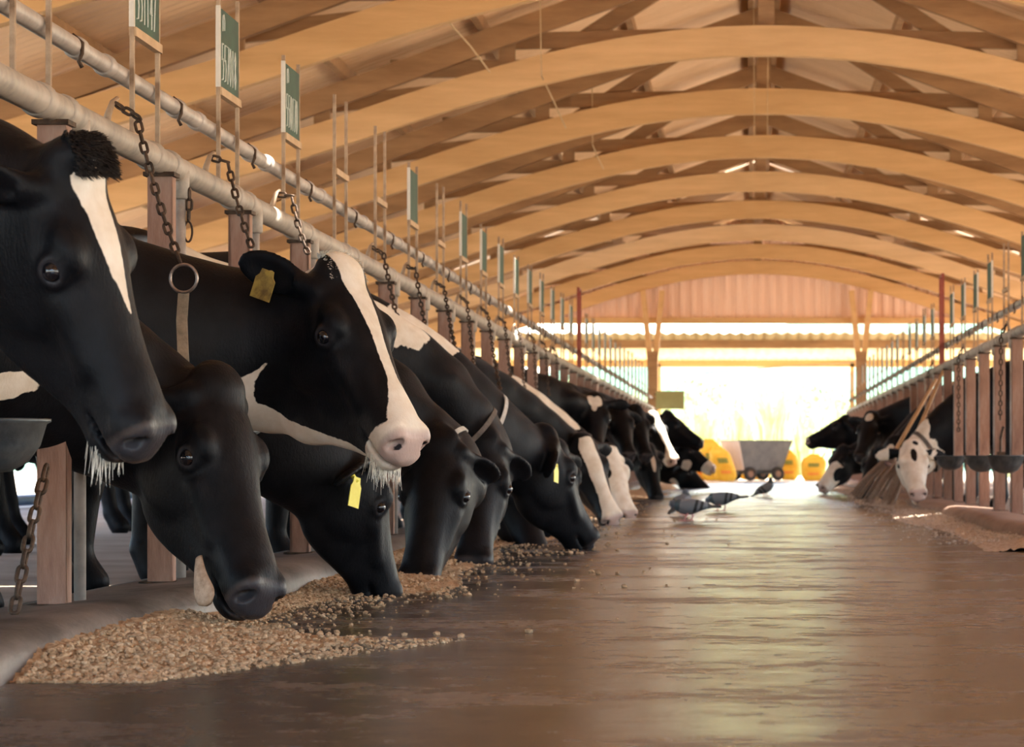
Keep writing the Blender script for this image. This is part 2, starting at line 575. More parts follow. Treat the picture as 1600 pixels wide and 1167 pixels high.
H_L = 0.595
H_TOP = hermite([-.04, .0, .06, .12, .2, .3, .4, .48, .54, .58, .61], [-.03, .025, .045, .05, .045, .03, .02, .018, .010, -.012, -.055])
H_BOT = hermite([-.04, .0, .08, .16, .24, .32, .4, .46, .5, .55, .585, .61], [-.07, -.12, -.22, -.285, -.295, -.265, -.215, -.18, -.168, -.16, -.135, -.085])
H_WID = hermite([-.04, .0, .05, .12, .2, .27, .35, .43, .5, .55, .585, .61], [.03, .072, .095, .117, .122, .102, .084, .076, .078, .076, .062, .028])
B_TOP = hermite([-2.14, -2.0, -1.75, -1.4, -1.0, -.7, -.45, -.25, -.1], [1.08, 1.2, 1.26, 1.23, 1.22, 1.25, 1.24, 1.14, 1.0])
B_BOT = hermite([-2.14, -2.0, -1.75, -1.4, -1.0, -.7, -.45, -.25, -.1], [.88, .74, .6, .5, .46, .48, .52, .62, .75])
B_WID = hermite([-2.14, -2.0, -1.75, -1.4, -1.0, -.7, -.45, -.25, -.1], [.1, .21, .27, .31, .33, .29, .24, .18, .09])


def wob(P, f, seed):
    r = np.random.default_rng(seed)
    out = 0
    for i in range(6):
        k = r.normal(size=3) * f * (1 + 0.5 * i)
        out = out + np.sin(P @ k + r.uniform(0, 6.28)) / (1 + 0.6 * i)
    return out / 2.2


def seg_dist(U, V, pts):
    """signed inside distance of a polyline with a half width at each point"""
    best = np.full(U.shape, -9.0)
    for (u0, v0, w0), (u1, v1, w1) in zip(pts[:-1], pts[1:]):
        du, dv = u1 - u0, v1 - v0
        t = np.clip(((U - u0) * du + (V - v0) * dv) / (du * du + dv * dv + 1e-9), 0, 1)
        d = np.hypot(U - u0 - t * du, V - v0 - t * dv)
        best = np.maximum(best, w0 + (w1 - w0) * t - d)
    return best


N_COWS = [0]


def make_cow(label, y, poll, nose, roll=0.0, S=1.0, side=-1, res=(0.012, 0.026), coat=(), group=None, ear=None, tag_ear=None,
             collar=None, whisk=0, tuft=0, tongue=False, neck=0.0, body_rz=0.0, pipe_x=None, throat=0.0, dip=0.0, bump=None, dust=0.0):
    """side -1: left row facing +X, side +1: right row facing -X. poll, nose: points of the place."""
    N_COWS[0] += 1
    seed = N_COWS[0] * 17
    px = (-1.7 if side < 0 else 1.7) if pipe_x is None else pipe_x
    rz = 0.0 if side < 0 else math.pi
    rz += body_rz
    Mw = Matrix.Translation((px, y, 0)) @ Matrix.Rotation(rz, 4, 'Z')
    Mi = Mw.inverted()
    p = np.array(Mi @ Vector(poll)); q = np.array(Mi @ Vector(nose))
    u = q - p
    u /= np.linalg.norm(u)
    w0 = np.cross((0, 0, 1), u)
    w0 /= np.linalg.norm(w0)
    v0 = np.cross(u, w0)
    cr, sr = math.cos(roll), math.sin(roll)
    w = w0 * cr + v0 * sr
    v = -w0 * sr + v0 * cr
    R3 = np.stack([u, v, w])

    def hp(a, b, c):
        return p + S * (a * u + b * v + c * w)
    # grid, fine round the head
    hx = np.array([hp(a, b, c) for a in (-.06, .63) for b in (-.28, .09) for c in (-.15, .15)])
    lo, hi = hx.min(0) - 0.02, hx.max(0) + 0.02
    fine, coarse = res
    e_dir = np.array(ear if ear is not None else (.05, -.6, .8), float)
    xs = axis_steps(-2.35, hi[0] + .12, max(lo[0], -0.35), hi[0] + .03, fine, coarse)
    ys = axis_steps(min(-.50, lo[1] - .2), max(.50, hi[1] + .2), lo[1] - .06, hi[1] + .06, fine, coarse)
    zs = axis_steps(-.06, max(1.42, hi[2] + .2), max(lo[2], -.03), hi[2] + .06, fine, coarse)
    f = Field(xs, ys, zs)

    # trunk
    def trunk(X, Y, Z):
        t = np.interp(X, *B_TOP); b = np.interp(X, *B_BOT); h = np.interp(X, *B_WID)
        c, hv = (t + b) / 2, (t - b) / 2
        vv = (Z - c) / hv
        ww = Y / (h * (1 - 0.28 * np.clip(vv, 0, 1)**2))
        r = (np.abs(vv)**2.4 + np.abs(ww)**2.4 + 1e-9)**(1 / 2.4)
        d = (r - 1) * np.minimum(hv, h)
        return np.maximum(d, np.maximum(X + .1, -2.14 - X))
    f.put((-2.2, -.36, .4), (-.05, .36, 1.3), trunk, 0.05)
    for s in (-1, 1):
        f.cone((-.42, .14 * s, .86), (-.42, .15 * s, .58), .15, .10, .06)
        f.cone((-.42, .15 * s, .58), (-.40, .15 * s, .36), .085, .058, .04)
        f.cone((-.40, .15 * s, .36), (-.42, .15 * s, .12), .055, .040, .03)
        f.cone((-.42, .15 * s, .11), (-.38, .15 * s, .035), .046, .056, .02)
        f.cone((-1.86, .16 * s, .92), (-1.72, .19 * s, .64), .21, .13, .06)
        f.cone((-1.72, .19 * s, .62), (-2.02, .17 * s, .45), .11, .06, .05)
        f.cone((-2.02, .17 * s, .46), (-1.95, .17 * s, .12), .058, .042, .03)
        f.cone((-1.95, .17 * s, .11), (-1.90, .17 * s, .035), .047, .058, .02)
        f.ell((-1.78, .2 * s, 1.17), np.eye(3), (.1, .07, .07), .06)
    f.ell((-1.72, 0, .56), np.eye(3), (.22, .17, .16), .05)
    f.cone((-2.08, 0, 1.15), (-2.2, 0, .95), .05, .03, .04)
    f.cone((-2.2, 0, .95), (-2.2, 0, .5), .028, .024, .02)
    f.ell((-2.2, 0, .45), np.eye(3), (.045, .045, .1), .02)

    # neck
    P0 = np.array((-.62, 0, .885))
    P3 = hp(.07, -.13, 0)
    d3 = v * 0.75 + u * 0.65
    d3 /= np.linalg.norm(d3)
    ln = np.linalg.norm(P3 - P0)
    P1 = P0 + np.array((1, 0, .12)) * ln * .38
    P1[2] -= dip
    P2 = P3 - d3 * ln * .30 + np.array((0, 0, neck))

    def nk(t): return (1 - t)**3 * P0 + 3 * t * (1 - t)**2 * P1 + 3 * t * t * (1 - t) * P2 + t**3 * P3
    NS = 9

    def nr(t): return float(np.interp(t, [0, .35, .7, 1], [.32, .26, .20, .15])) * (0.5 + 0.5 * S)

    def nl(t): return float(np.interp(t, [0, .5, 1], [.62, .58, .72]))
    for i in range(NS):
        t0, t1 = i / NS, (i + 1) / NS
        a, b = nk(t0), nk(t1)
        d = (b - a) / np.linalg.norm(b - a)
        la = np.cross((0, 0, 1), d)
        la = la / max(np.linalg.norm(la), 1e-6)
        la = la * (1 - t0) + w * t0
        la -= d * (la @ d)
        la /= np.linalg.norm(la)
        f.cone(a, b, nr(t0), nr(t1), .04, la, nl((t0 + t1) / 2))

    if throat:
        f.cone(hp(.46, -.16, 0), hp(.27, -.29, 0), .03 * S, .07 * S, .05, w, .6)
        f.cone(hp(.27, -.29, 0), hp(.11, -.40, 0), .07 * S, .09 * S, .05, w, .6)
        f.cone(hp(.11, -.40, 0), nk(.30) + np.array((0, 0, -throat)), .09 * S, .14 * S, .07, w, .6)

    # head
    def head(X, Y, Z):
        dx, dy_, dz = (X - p[0]) / S, (Y - p[1]) / S, (Z - p[2]) / S
        U = dx * u[0] + dy_ * u[1] + dz * u[2]
        Vv = dx * v[0] + dy_ * v[1] + dz * v[2]
        Wd = dx * w[0] + dy_ * w[1] + dz * w[2]
        t = np.interp(U, *H_TOP); b = np.interp(U, *H_BOT); h = np.interp(U, *H_WID)
        c, hv = (t + b) / 2, np.maximum((t - b) / 2, .01)
        vv = (Vv - c) / hv
        he = h * np.interp(vv, [-1.2, -.7, -.2, .3, .7, 1.1], [.50, .62, .80, 1.0, .98, .80])
        r = (np.abs(vv)**2.6 + np.abs(Wd / he)**2.6 + 1e-9)**(1 / 2.6)
        d = (r - 1) * np.minimum(hv, he)
        d = np.maximum(d, np.maximum(-.04 - U, U - .61))
        return d * S
    f.put(hx.min(0), hx.max(0), head, 0.035)
    f.ell(hp(.0, .02, 0), R3, np.array((.06, .045, .075)) * S, .045)
    if bump: f.ell(hp(*bump[:3]), R3, np.array(bump[3:]) * S, .02)
    for s in (-1, 1):
        f.ell(hp(.17, -.13, .07 * s), R3, np.array((.12, .10, .032)) * S, .03)         # jaw muscle
        f.ell(hp(.175, .0, .098 * s), R3, np.array((.05, .03, .03)) * S, .025)           # brow
        f.cone(hp(.27, -.06, .085 * s), hp(.40, -.075, .062 * s), .02 * S, .014 * S, .03)  # cheek ridge
        f.ell(hp(.545, -.03, .048 * s), R3, np.array((.04, .04, .03)) * S, .02)          # flared nostril wing
        # eye
        ec = hp(.205, -.038, .112 * s)
        en = np.array((.25, .10, 1.0 * s)); en /= np.linalg.norm(en)
        en = R3.T @ en
        ea = u - en * (u @ en); ea /= np.linalg.norm(ea)
        eb = np.cross(en, ea)
        EA = np.stack([ea, eb, en])
        f.ell(ec + en * .006 * S, EA, np.array((.036, .030, .018)) * S, .012)
        f.ell(ec + en * .020 * S, EA, np.array((.024, .0165, .02)) * S, .005, sub=True)
        # nostril
        nn = np.array((.75, .1, .75 * s)); nn /= np.linalg.norm(nn)
        na = np.array((.35, .8, -.1 * s)); na -= nn * (na @ nn); na /= np.linalg.norm(na)
        NA = np.stack([na, np.cross(nn, na), nn]) @ R3
        f.ell(hp(.578, -.034, .056 * s), NA, np.array((.027, .015, .03)) * S, .008, sub=True)
        # mouth
        a, b = hp(.60, -.098, .02 * s), hp(.47, -.118, .085 * s)
        mid = (a + b) / 2
        ad = (b - a) / np.linalg.norm(b - a)
        n2 = np.cross(ad, v); n2 /= np.linalg.norm(n2)
        f.ell(mid, np.stack([ad, np.cross(n2, ad), n2]), np.array((.085, .007, .035)) * S, .008, sub=True)
        # ear
        e = e_dir * np.array((1, 1, s))
        e /= np.linalg.norm(e)
        nrm = np.array((.75, .45, .15 * s)); nrm -= e * (nrm @ e); nrm /= np.linalg.norm(nrm)
        E3 = np.stack([e, np.cross(nrm, e), nrm]) @ R3
        base = hp(.035, -.03, .088 * s)
        th = max(.016, fine * 1.15)
        f.cone(base - E3[0] * .02, base + E3[0] * .05 * S, .034 * S, .03 * S, .02)
        f.ell(base + E3[0] * .125 * S, E3, np.array((.105, .056, th)) * S, .02)
        if fine < .011:
            f.ell(base + E3[0] * .125 * S + E3[2] * .018 * S, E3, np.array((.085, .038, .014)) * S, .01, sub=True)
        if s < 0: ear_r = (base, E3)
        else: ear_l = (base, E3)

    V, Q = f.mesh(2)
    # patch map
    U3 = (V - p) @ R3.T / S
    hu, hv_, hw_ = U3.T
    head_m = (hu > -.08) & (hu < .63) & (np.abs(hw_) < .19) & (hv_ > -.30) & (hv_ < .10)
    val = np.full(len(V), -1.0)
    nz = wob(V, 9, seed) * .02 + wob(V, 30, seed + 1) * .008
    for c in coat:
        k, a = c[0], c[1:]
        neg = k.startswith('-')
        k = k.lstrip('-')
        if k == 'h':
            d = (1 - np.sqrt(((hu - a[0]) / a[3])**2 + ((hv_ - a[1]) / a[4])**2 + ((hw_ - a[2]) / a[5])**2)) * min(a[3:6]) + nz * .35
            d = np.where(head_m, d, -1)
        elif k == 'b':
            d = (1 - np.sqrt(((V[:, 0] - a[0]) / a[3])**2 + ((V[:, 1] - a[1]) / a[4])**2 + ((V[:, 2] - a[2]) / a[5])**2)) * min(a[3:6]) + nz * 1.6
        elif k == 'blaze':
            us, hws, ofs = zip(*a[0])
            d = np.interp(hu, us, hws) - np.abs(hw_ - np.interp(hu, us, ofs)) + nz * .3
            d = np.where(head_m & (hv_ > -.055) & (hu > us[0]) & (hu < us[-1]), d, -1)
        elif k == 'uv':
            d = seg_dist(hu, hv_, a[0]) + nz * .3
            d = np.where((hw_ * a[1] > -.01) if a[1] else True, d, -1)
            d = np.where((hu > -.3) & (hu < .65) & (np.abs(hw_) < .3), d, -1)
        if neg: val = np.minimum(val, -d)
        else: val = np.maximum(val, d)
    colr = np.zeros((len(V), 4), np.float32)
    colr[:, 0] = np.clip(.5 + val / .016, 0, 1)
    pad = np.clip((hu - .545 + .05 * (hv_ + .03)) / .02, 0, 1) * np.clip((hv_ + .115) / .02, 0, 1)
    lid = np.zeros(len(V))
    for s in (-1, 1):
        lid = np.maximum(lid, 1 - np.sqrt(((hu - .205) / .036)**2 + ((hv_ + .038) / .030)**2 + ((hw_ - .118 * s) / .035)**2))
    colr[:, 1] = np.where(head_m, np.maximum(pad, np.clip(lid * 2.5, 0, .8)), 0)
    colr[:, 2] = np.where(head_m, np.clip(pad * (.25 + dust + wob(V, 25, seed + 3) * .5), 0, .6 + dust), 0)
    for s in (-1, 1):
        nd = np.sqrt(((hu - .575) / .022)**2 + ((hv_ + .034) / .020)**2 + ((hw_ - .052 * s) / .024)**2)
        m_ = (nd < 1) & head_m
        colr[m_, 0] = np.minimum(colr[m_, 0], np.clip((nd[m_] - .55) * 2, 0, .6))
        colr[m_, 1] = 1
    colr[:, 3] = 1
    me = mesh_from('cow', V, Q, M['cow'])
    at = me.color_attributes.new('coat', 'FLOAT_COLOR', 'POINT')
    at.data.foreach_set('color', colr.ravel())
    cow = link('cow', me)
    cow.matrix_world = Mw
    tag(cow, label, 'cow', group)

    # eyes
    for s in (-1, 1):
        ec = hp(.205, -.038, .112 * s)
        en = R3.T @ (np.array((.25, .10, 1.0 * s)) / np.linalg.norm((.25, .10, 1.0)))
        bm = bmesh.new()
        bmesh.ops.create_uvsphere(bm, u_segments=20, v_segments=14, radius=.0215 * S)
        em = bpy.data.meshes.new('eye')
        bm.to_mesh(em); bm.free()
        em.polygons.foreach_set('use_smooth', [True] * len(em.polygons))
        link('eye', em, M['eye'], cow, ec + en * .004 * S)
    # ear tag
    for es, matk, tw, tl in (tag_ear or ()):
        base, E3 = ear_r if es < 0 else ear_l
        c = base + E3[0] * .12 * S + E3[2] * (.012 + th * S)
        dn = np.array((0, 0, -1.0))
        dn = dn * .8 + E3[0] * .25
        fn_ = E3[2] * .5 + w * es
        dn /= np.linalg.norm(dn)
        sd = np.cross(dn, fn_); sd /= np.linalg.norm(sd)
        nn = np.cross(sd, dn)
        mb = MB()
        vs = []
        for tz in (-.0015, .0015):
            for a, b in ((-.3, -.1), (.3, -.1), (.35, .12), (.5, .25), (.5, 1), (-.5, 1), (-.5, .25), (-.35, .12)):
                vs.append(c + sd * a * tw + dn * b * tl + nn * (tz + .004))
        n = 8
        fs = [tuple(range(n)), tuple(reversed(range(n, 2 * n)))] + [(i, i + n, (i + 1) % n + n, (i + 1) % n) for i in range(n)]
        mb.add(vs, fs)
        mb.tube([c - E3[2] * .02, c + E3[2] * .008], .007, 8)
        mb.build('ear_tag', M[matk], cow)
    # collar
    if collar:
        t, mk, wd = collar
        c = nk(t)
        d = nk(min(t + .02, 1)) - nk(t - .02); d /= np.linalg.norm(d)
        s1 = np.cross((0, 0, 1), d); s1 /= np.linalg.norm(s1)
        s2 = np.cross(d, s1)
        ring = []
        n = 40
        for i in range(n):
            a = 2 * math.pi * i / n
            dr = s1 * math.cos(a) + s2 * math.sin(a)
            r = .05
            while r < .42 and f.at(c + dr * r) < 0: r += .004
            ring.append(r)
        ring = np.minimum(np.array(ring), np.median(ring) * 1.35)
        for _ in range(2): ring = (np.roll(ring, 1) + ring * 2 + np.roll(ring, -1)) / 4
        ring += .006
        vs, fs = [], []
        for j, (o, th2) in enumerate(((-.5, 0), (.5, 0), (.5, .006), (-.5, .006))):
            for i in range(n):
                a = 2 * math.pi * i / n
                vs.append(c + (s1 * math.cos(a) + s2 * math.sin(a)) * (ring[i] + th2) + d * o * wd)
        for j in range(4):
            for i in range(n):
                fs.append((j * n + i, j * n + (i + 1) % n, ((j + 1) % 4) * n + (i + 1) % n, ((j + 1) % 4) * n + i))
        mb = MB(); mb.add(vs, fs)
        mb.build('collar', M[mk], cow, smooth=False)
    if whisk:
        mb = MB()
        r = random.Random(seed)
        inv = np.array(Mi.to_3x3()) @ np.array((0, 0, -1.0))
        for i in range(whisk):
            a = hp(r.uniform(.535, .58), r.uniform(-.15, -.125), r.uniform(-.055, .055))
            g = inv + u * r.uniform(-.1, .35) + w * r.uniform(-.25, .25) - v * .1
            g /= np.linalg.norm(g)
            l = r.uniform(.025, .06)
            k = u * r.uniform(-.01, .012)
            mb.tube([a - g * .01, a + g * l * .5 + k * .4, a + g * l + k], [.0008, .0006, .0002], 3, caps=False)
        mb.build('chin_whiskers', M['hairw'], cow)
    if tuft:
        n, mk = tuft
        mb = MB()
        r = random.Random(seed + 5)
        for i in range(n):
            a0, b0 = r.uniform(-1, 1), r.uniform(-1, 1)
            uu, ww_ = -.005 + .045 * a0, .065 * b0
            a = hp(uu, (.045 if not bump else .078) - .012 * a0 * a0 - .01 * b0 * b0, ww_)
            g = v * 1.0 + u * (a0 * .6 + .15 + r.uniform(-.3, .3)) + w * (b0 * .6 + r.uniform(-.3, .3))
            g /= np.linalg.norm(g)
            l = r.uniform(.010, .020)
            mb.tube([a - g * .012, a + g * l * .5, a + g * l + u * .006], [.0024, .0019, .0005], 3, caps=False)
        mb.build('forelock', M[mk], cow)
    if tongue:
        mb = MB()
        vs, fs = [], []
        A, B = hp(.425, -.128, -.066), hp(.560, -.122, -.078)
        ax = (B - A) / np.linalg.norm(B - A)
        nrm = -w
        nrm = nrm - ax * (nrm @ ax); nrm /= np.linalg.norm(nrm)
        sx = np.cross(nrm, ax)
        m, n = 12, 10
        for i in range(m + 1):
            t = i / m
            c = A + (B - A) * t + nrm * .014 * math.sin(t * 2.6)
            hw = .034 * (0.3 + .85 * t) * math.sqrt(max(0.02, 1 - max(0, (t - .72) / .29)**2))
            for k in range(n):
                a = 2 * math.pi * k / n
                vs.append(c + sx * hw * math.cos(a) + nrm * .006 * math.sin(a))
        for i in range(m):
            for k in range(n):
                fs.append((i * n + k, i * n + (k + 1) % n, (i + 1) * n + (k + 1) % n, (i + 1) * n + k))
        fs.append(tuple(range(n))); fs.append(tuple(range(m * n, m * n + n)))
        mb.add(vs, fs)
        mb.build('tongue', M['tongue'], cow, smooth=True)
    return cow
# ------------------------------------------------------------------ the barn: floor, curbs, roof, gable, yard
D_END = 46.4          # the far gable
CX = 0.13             # middle of the barn


def sbox(name, mat, x0, x1, y0, y1, z0, z1, bevel=0.0):
    return tag(MB().box(x0, x1, y0, y1, z0, z1).build(name, mat, bevel=bevel), kind='structure')


sbox('floor', M['floor'], -1.46, 1.42, -6, 47.6, -.15, 0)
sbox('floor_stall_left', M['stall'], -7.4, -1.46, -6, 47.6, -.15, 0)
sbox('floor_stall_right', M['stall'], 1.42, 7.6, -6, 47.6, -.15, 0)
sbox('ground', M['yard'], -120, 120, -60, 160, -.6, -.02)


def curb(name, x0, x1, label, mat, seed):
    """long low kerb with a worn rounded top; x0 is the alley side"""
    r = random.Random(seed)
    s = 1 if x1 > x0 else -1
    ys = [-2 + i * .12 for i in range(60)] + [5.2 + i * .45 for i in range(94)]
    prof = [(0, 0.0), (0, .035), (.012, .062), (.045, .080), (.10, .086), (.20, .080), (.30, .072), (.36, .07), (.40, .066), (.40, 0)]
    vs, fs = [], []
    n = len(prof)
    for y in ys:
        wv = .012 * math.sin(y * 1.7 + seed) + .008 * math.sin(y * 4.1) + r.uniform(-.004, .004)
        wz = .006 * math.sin(y * 2.3 + 1) + r.uniform(-.003, .003)
        for i, (a, z) in enumerate(prof):
            vs.append((x0 + s * (a + (wv if i < 6 else 0)), y, z + (wz if 1 < i < 7 else 0)))
    for j in range(len(ys) - 1):
        for i in range(n - 1):
            fs.append((j * n + i, j * n + i + 1, (j + 1) * n + i + 1, (j + 1) * n + i))
    mb = MB(); mb.add(vs, fs)
    o = mb.build(name, mat, smooth=True)
    return tag(o, label, 'kerb')


tag(curb('trim_left', -1.42, -1.82, None, M['curb'], 3), kind='structure')
tag(curb('trim_right', 1.375, 1.78, None, M['curbr'], 5), kind='structure')
for _o in ('trim_left', 'trim_right'):
    bpy.data.objects[_o].pop('category', None)


# roof sheets, corrugated, running down the slope; narrow daylight gaps between the lengths
def roof_h(x): return CAM_Z + 4.397 - 0.36 * abs(x - CX)


def roof_sheet(name, sgn, y0, y1):
    n = int((y1 - y0) / .0225)
    xs = [CX, CX + sgn * 3, CX + sgn * 6.9]
    vs, fs = [], []
    for i in range(n + 1):
        y = y0 + (y1 - y0) * i / n
        dz = .024 * math.sin(2 * math.pi * y / .14)
        for x in xs:
            vs.append((x, y, roof_h(x) + dz))
    for i in range(n):
        for k in range(2):
            fs.append((i * 3 + k, i * 3 + k + 1, (i + 1) * 3 + k + 1, (i + 1) * 3 + k))
    o = MB().add(vs, fs).build(name, M['roof'], smooth=True)
    m = o.modifiers.new('thick', 'SOLIDIFY'); m.thickness = .006; m.offset = 1
    return tag(o, kind='structure')


gaps = [-6, 10.6, 20.0, 29.9, 38.6, 47.0]
for a, b in zip(gaps[:-1], gaps[1:]):
    for s in (-1, 1):
        roof_sheet('ceiling', s, a + .11, b - .10)
# purlins along the barn
for i, dx in enumerate((-6.6, -5.6, -4.5, -3.4, -2.3, -1.2, -.12, .12, 1.2, 2.3, 3.4, 4.5, 5.6, 6.6)):
    x = CX + dx
    tag(MB().box(x - .03, x + .03, -6, 47.0, roof_h(x) - .115, roof_h(x) - .018).build('ceiling_purlin', M['truss']), kind='structure')

ARCH = hermite([-6.7, -4.7, -3.6, -2.4, -1.2, -.45, .45, 1.2, 2.4, 3.6, 4.7, 6.7],
               [1.52, 2.14, 2.46, 2.85, 3.14, 3.23, 3.23, 3.14, 2.85, 2.46, 2.14, 1.52], 60)


def truss(y, label, last=False):
    t = thing('roof_truss', label, 'truss', (CX, y, 0), 0, 'arched timber roof trusses')
    # arched bottom chord: laminated board, deep face
    vs, fs = [], []
    n = len(ARCH[0])
    for x, h in zip(*ARCH):
        z = CAM_Z + h
        for dy_, dz in ((-.05, 0), (.05, 0), (.05, .24), (-.05, .24)):
            vs.append((x, dy_, z + dz))
    for i in range(n - 1):
        for k in range(4):
            fs.append((i * 4 + k, i * 4 + (k + 1) % 4, (i + 1) * 4 + (k + 1) % 4, (i + 1) * 4 + k))
    fs += [(0, 1, 2, 3), tuple(range((n - 1) * 4, n * 4))]
    shade_auto(MB().add(vs, fs).build('arched_chord', M['arch'], t), 40)

    def rz_(x): return roof_h(x + CX) - .13

    def az(x): return CAM_Z + float(np.interp(x, *ARCH))
    for s in (-1, 1):
        MB().bar((0, 0, rz_(0) - .09), (s * 6.7, 0, rz_(6.7) - .09), .075, .18).build('rafter', M['truss'], t)
        # vertical struts and crossed braces
        for x in (2.1, 3.6):
            MB().box(s * x - .065, s * x + .065, .052, .10, az(x) + .03, rz_(x) - .08).build('strut', M['truss'], t)
        MB().bar((s * .12, .19, az(.1) + .2), (s * 2.1, .19, rz_(2.1) - .12), .05, .13).build('brace', M['truss'], t)
        MB().bar((s * 2.1, .245, az(2.1) + .1), (s * .75, .245, rz_(.75) - .1), .05, .13).build('brace', M['truss'], t)
        MB().bar((s * 2.1, .19, az(2.1) + .1), (s * 3.6, .19, rz_(3.6) - .1), .05, .13).build('brace', M['truss'], t)
        MB().bar((s * 3.6, .245, az(3.6) + .1), (s * 5.2, .245, rz_(5.2) - .1), .05, .12).build('brace', M['truss'], t)
        MB().box(min(s * 2.0, s * 3.05), max(s * 2.0, s * 3.05), .105, .16, CAM_Z + 3.09, CAM_Z + 3.23).build('side_tie', M['truss'], t)
    MB().box(-.065, .065, .052, .10, az(0) + .1, rz_(0) - .08).build('king_post', M['truss'], t)
    return t


n_tr = 12
for i in range(n_tr):
    y = D_END - 3.6 * i
    truss(y, 'arched timber roof truss ' + ('against the far gable sheeting' if i == 0 else '%s in front of the far gable' % ORD[i - 1]))

# gable: ribbed pink sheet above the far opening, its timber sill, two columns with forked heads
GZ = CAM_Z + 2.43


def gable():
    vs, fs = [], []
    xs = []
    x = -6.8
    while x < 6.8:
        xs += [(x, 0), (x + .035, -.035), (x + .085, -.035), (x + .12, 0)]
        x += .2
    for x, dy_ in xs:
        vs += [(x + CX, D_END + .16 + dy_, GZ), (x + CX, D_END + .16 + dy_, roof_h(x + CX) - .03)]
    for i in range(len(xs) - 1):
        fs.append((2 * i, 2 * i + 2, 2 * i + 3, 2 * i + 1))
    o = MB().add(vs, fs).build('wall_gable', M['gable'])
    m = o.modifiers.new('thick', 'SOLIDIFY'); m.thickness = .004
    tag(o, kind='structure')


gable()
sbox('trim_gable_sill', M['arch'], -6.6, 6.8, D_END + .02, D_END + .11, GZ - .06, GZ + .05)
for x, nm in ((-1.72, 'left'), (1.96, 'right')):
    t = thing('column', 'timber column with forked head at the %s of the far opening' % nm, 'column', (x, D_END - .1, 0), 0, 'columns of the far opening')
    MB().box(-.095, .095, -.08, .08, 0, 2.30).build('shaft', M['truss'], t)
    for s in (-1, 1):
        MB().bar((s * .05, 0, 2.2), (s * .17, 0, CAM_Z + 2.95), .10, .09, (0, 1, 0)).build('fork', M['arch'], t)
# side posts of the barn under every truss
for i in range(13):
    y = D_END - 3.6 * i
    for s, nm in ((-1, 'left'), (1, 'right')):
        x = CX + s * 6.4
        tag(MB().box(x - .09, x + .09, y - .09, y + .09, 0, roof_h(x) - .1).build('eave_post', M['truss']),
            'timber post under the %s eave, %s from the far gable' % (nm, ORD[i]), 'post', 'posts under the eaves')

# lean-to roof beyond the gable
def porch():
    t = thing('lean_to_roof', 'low corrugated lean-to roof beyond the far gable', 'roof', (0, 48, 0))
    vs, fs = [], []
    n = 420
    for i in range(n + 1):
        x = -11 + 22 * i / n
        dz = .022 * math.sin(2 * math.pi * x / .21)
        vs += [(x, 47.9, CAM_Z + 2.27 + dz), (x, 53.4, CAM_Z + 1.95 + dz)]
    for i in range(n):
        fs.append((2 * i, 2 * i + 2, 2 * i + 3, 2 * i + 1))
    o = MB().add([(a, b - 48, c) for a, b, c in vs], fs).build('roof_sheet', M['porch'], t, smooth=True)
    m = o.modifiers.new('thick', 'SOLIDIFY'); m.thickness = .006; m.offset = 1
    MB().box(-11, 11, .9, 1.0, CAM_Z + 2.04, CAM_Z + 2.19).build('purlin', M['truss'], t)
    MB().box(-11, 11, 4.9, 5.0, CAM_Z + 1.83, CAM_Z + 1.97).build('purlin', M['arch'], t)
    for x in (-8.5, -5.2, -1.84, 2.06, 5.4, 8.6):
        MB().box(x - .04, x + .04, 4.9, 5.0, 0, CAM_Z + 1.9).build('post', M['arch'], t)


porch()


# ---- planting and hill beyond
def reeds(x, y, h, n, label, seed):
    r = random.Random(seed)
    mb = MB()
    for i in range(n):
        a, rr = r.uniform(0, 6.28), r.uniform(0, .45)
        bx, by = rr * math.cos(a), rr * math.sin(a)
        hh = h * r.uniform(.65, 1.1)
        lean = r.uniform(.1, .5) * hh
        dx, dy_ = math.cos(a + r.uniform(-.6, .6)), math.sin(a)
        w = r.uniform(.018, .035)
        pts = []
        for k in range(6):
            t = k / 5
            pts.append(Vector((bx + dx * lean * t * t, by + dy_ * lean * t * t, hh * (t - .18 * t**4 * lean))))
        sd = Vector((-dy_, dx, 0)) * w
        vs, fs = [], []
        for k, p_ in enumerate(pts):
            q = 1 - (k / 5)**2 * .95
            vs += [p_ - sd * q, p_ + sd * q]
        for k in range(5): fs.append((2 * k, 2 * k + 2, 2 * k + 3, 2 * k + 1))
        mb.add(vs, fs)
    o = mb.build('reed_clump', M['grass'], None, (x, y, -.02))
    return tag(o, label, 'grass', 'tall grass clumps beyond the barn')


xs_ = [-6.6, -5.2, -4.0, -2.9, -2.0, -1.1, -.3, .5, 1.3, 2.2, 3.2, 4.4, 5.8]
for i, x in enumerate(xs_):
    reeds(x, 57 + (i * 3 % 5) * 1.9, [1.9, 2.3, 2.0, 2.6, 2.3, 2.1, 2.7, 3.0, 2.6, 2.1, 1.8, 2.2, 2.0][i], 90,
          'tall sunlit grass clump beyond the barn, %s from the left' % ORD[i], 100 + i)


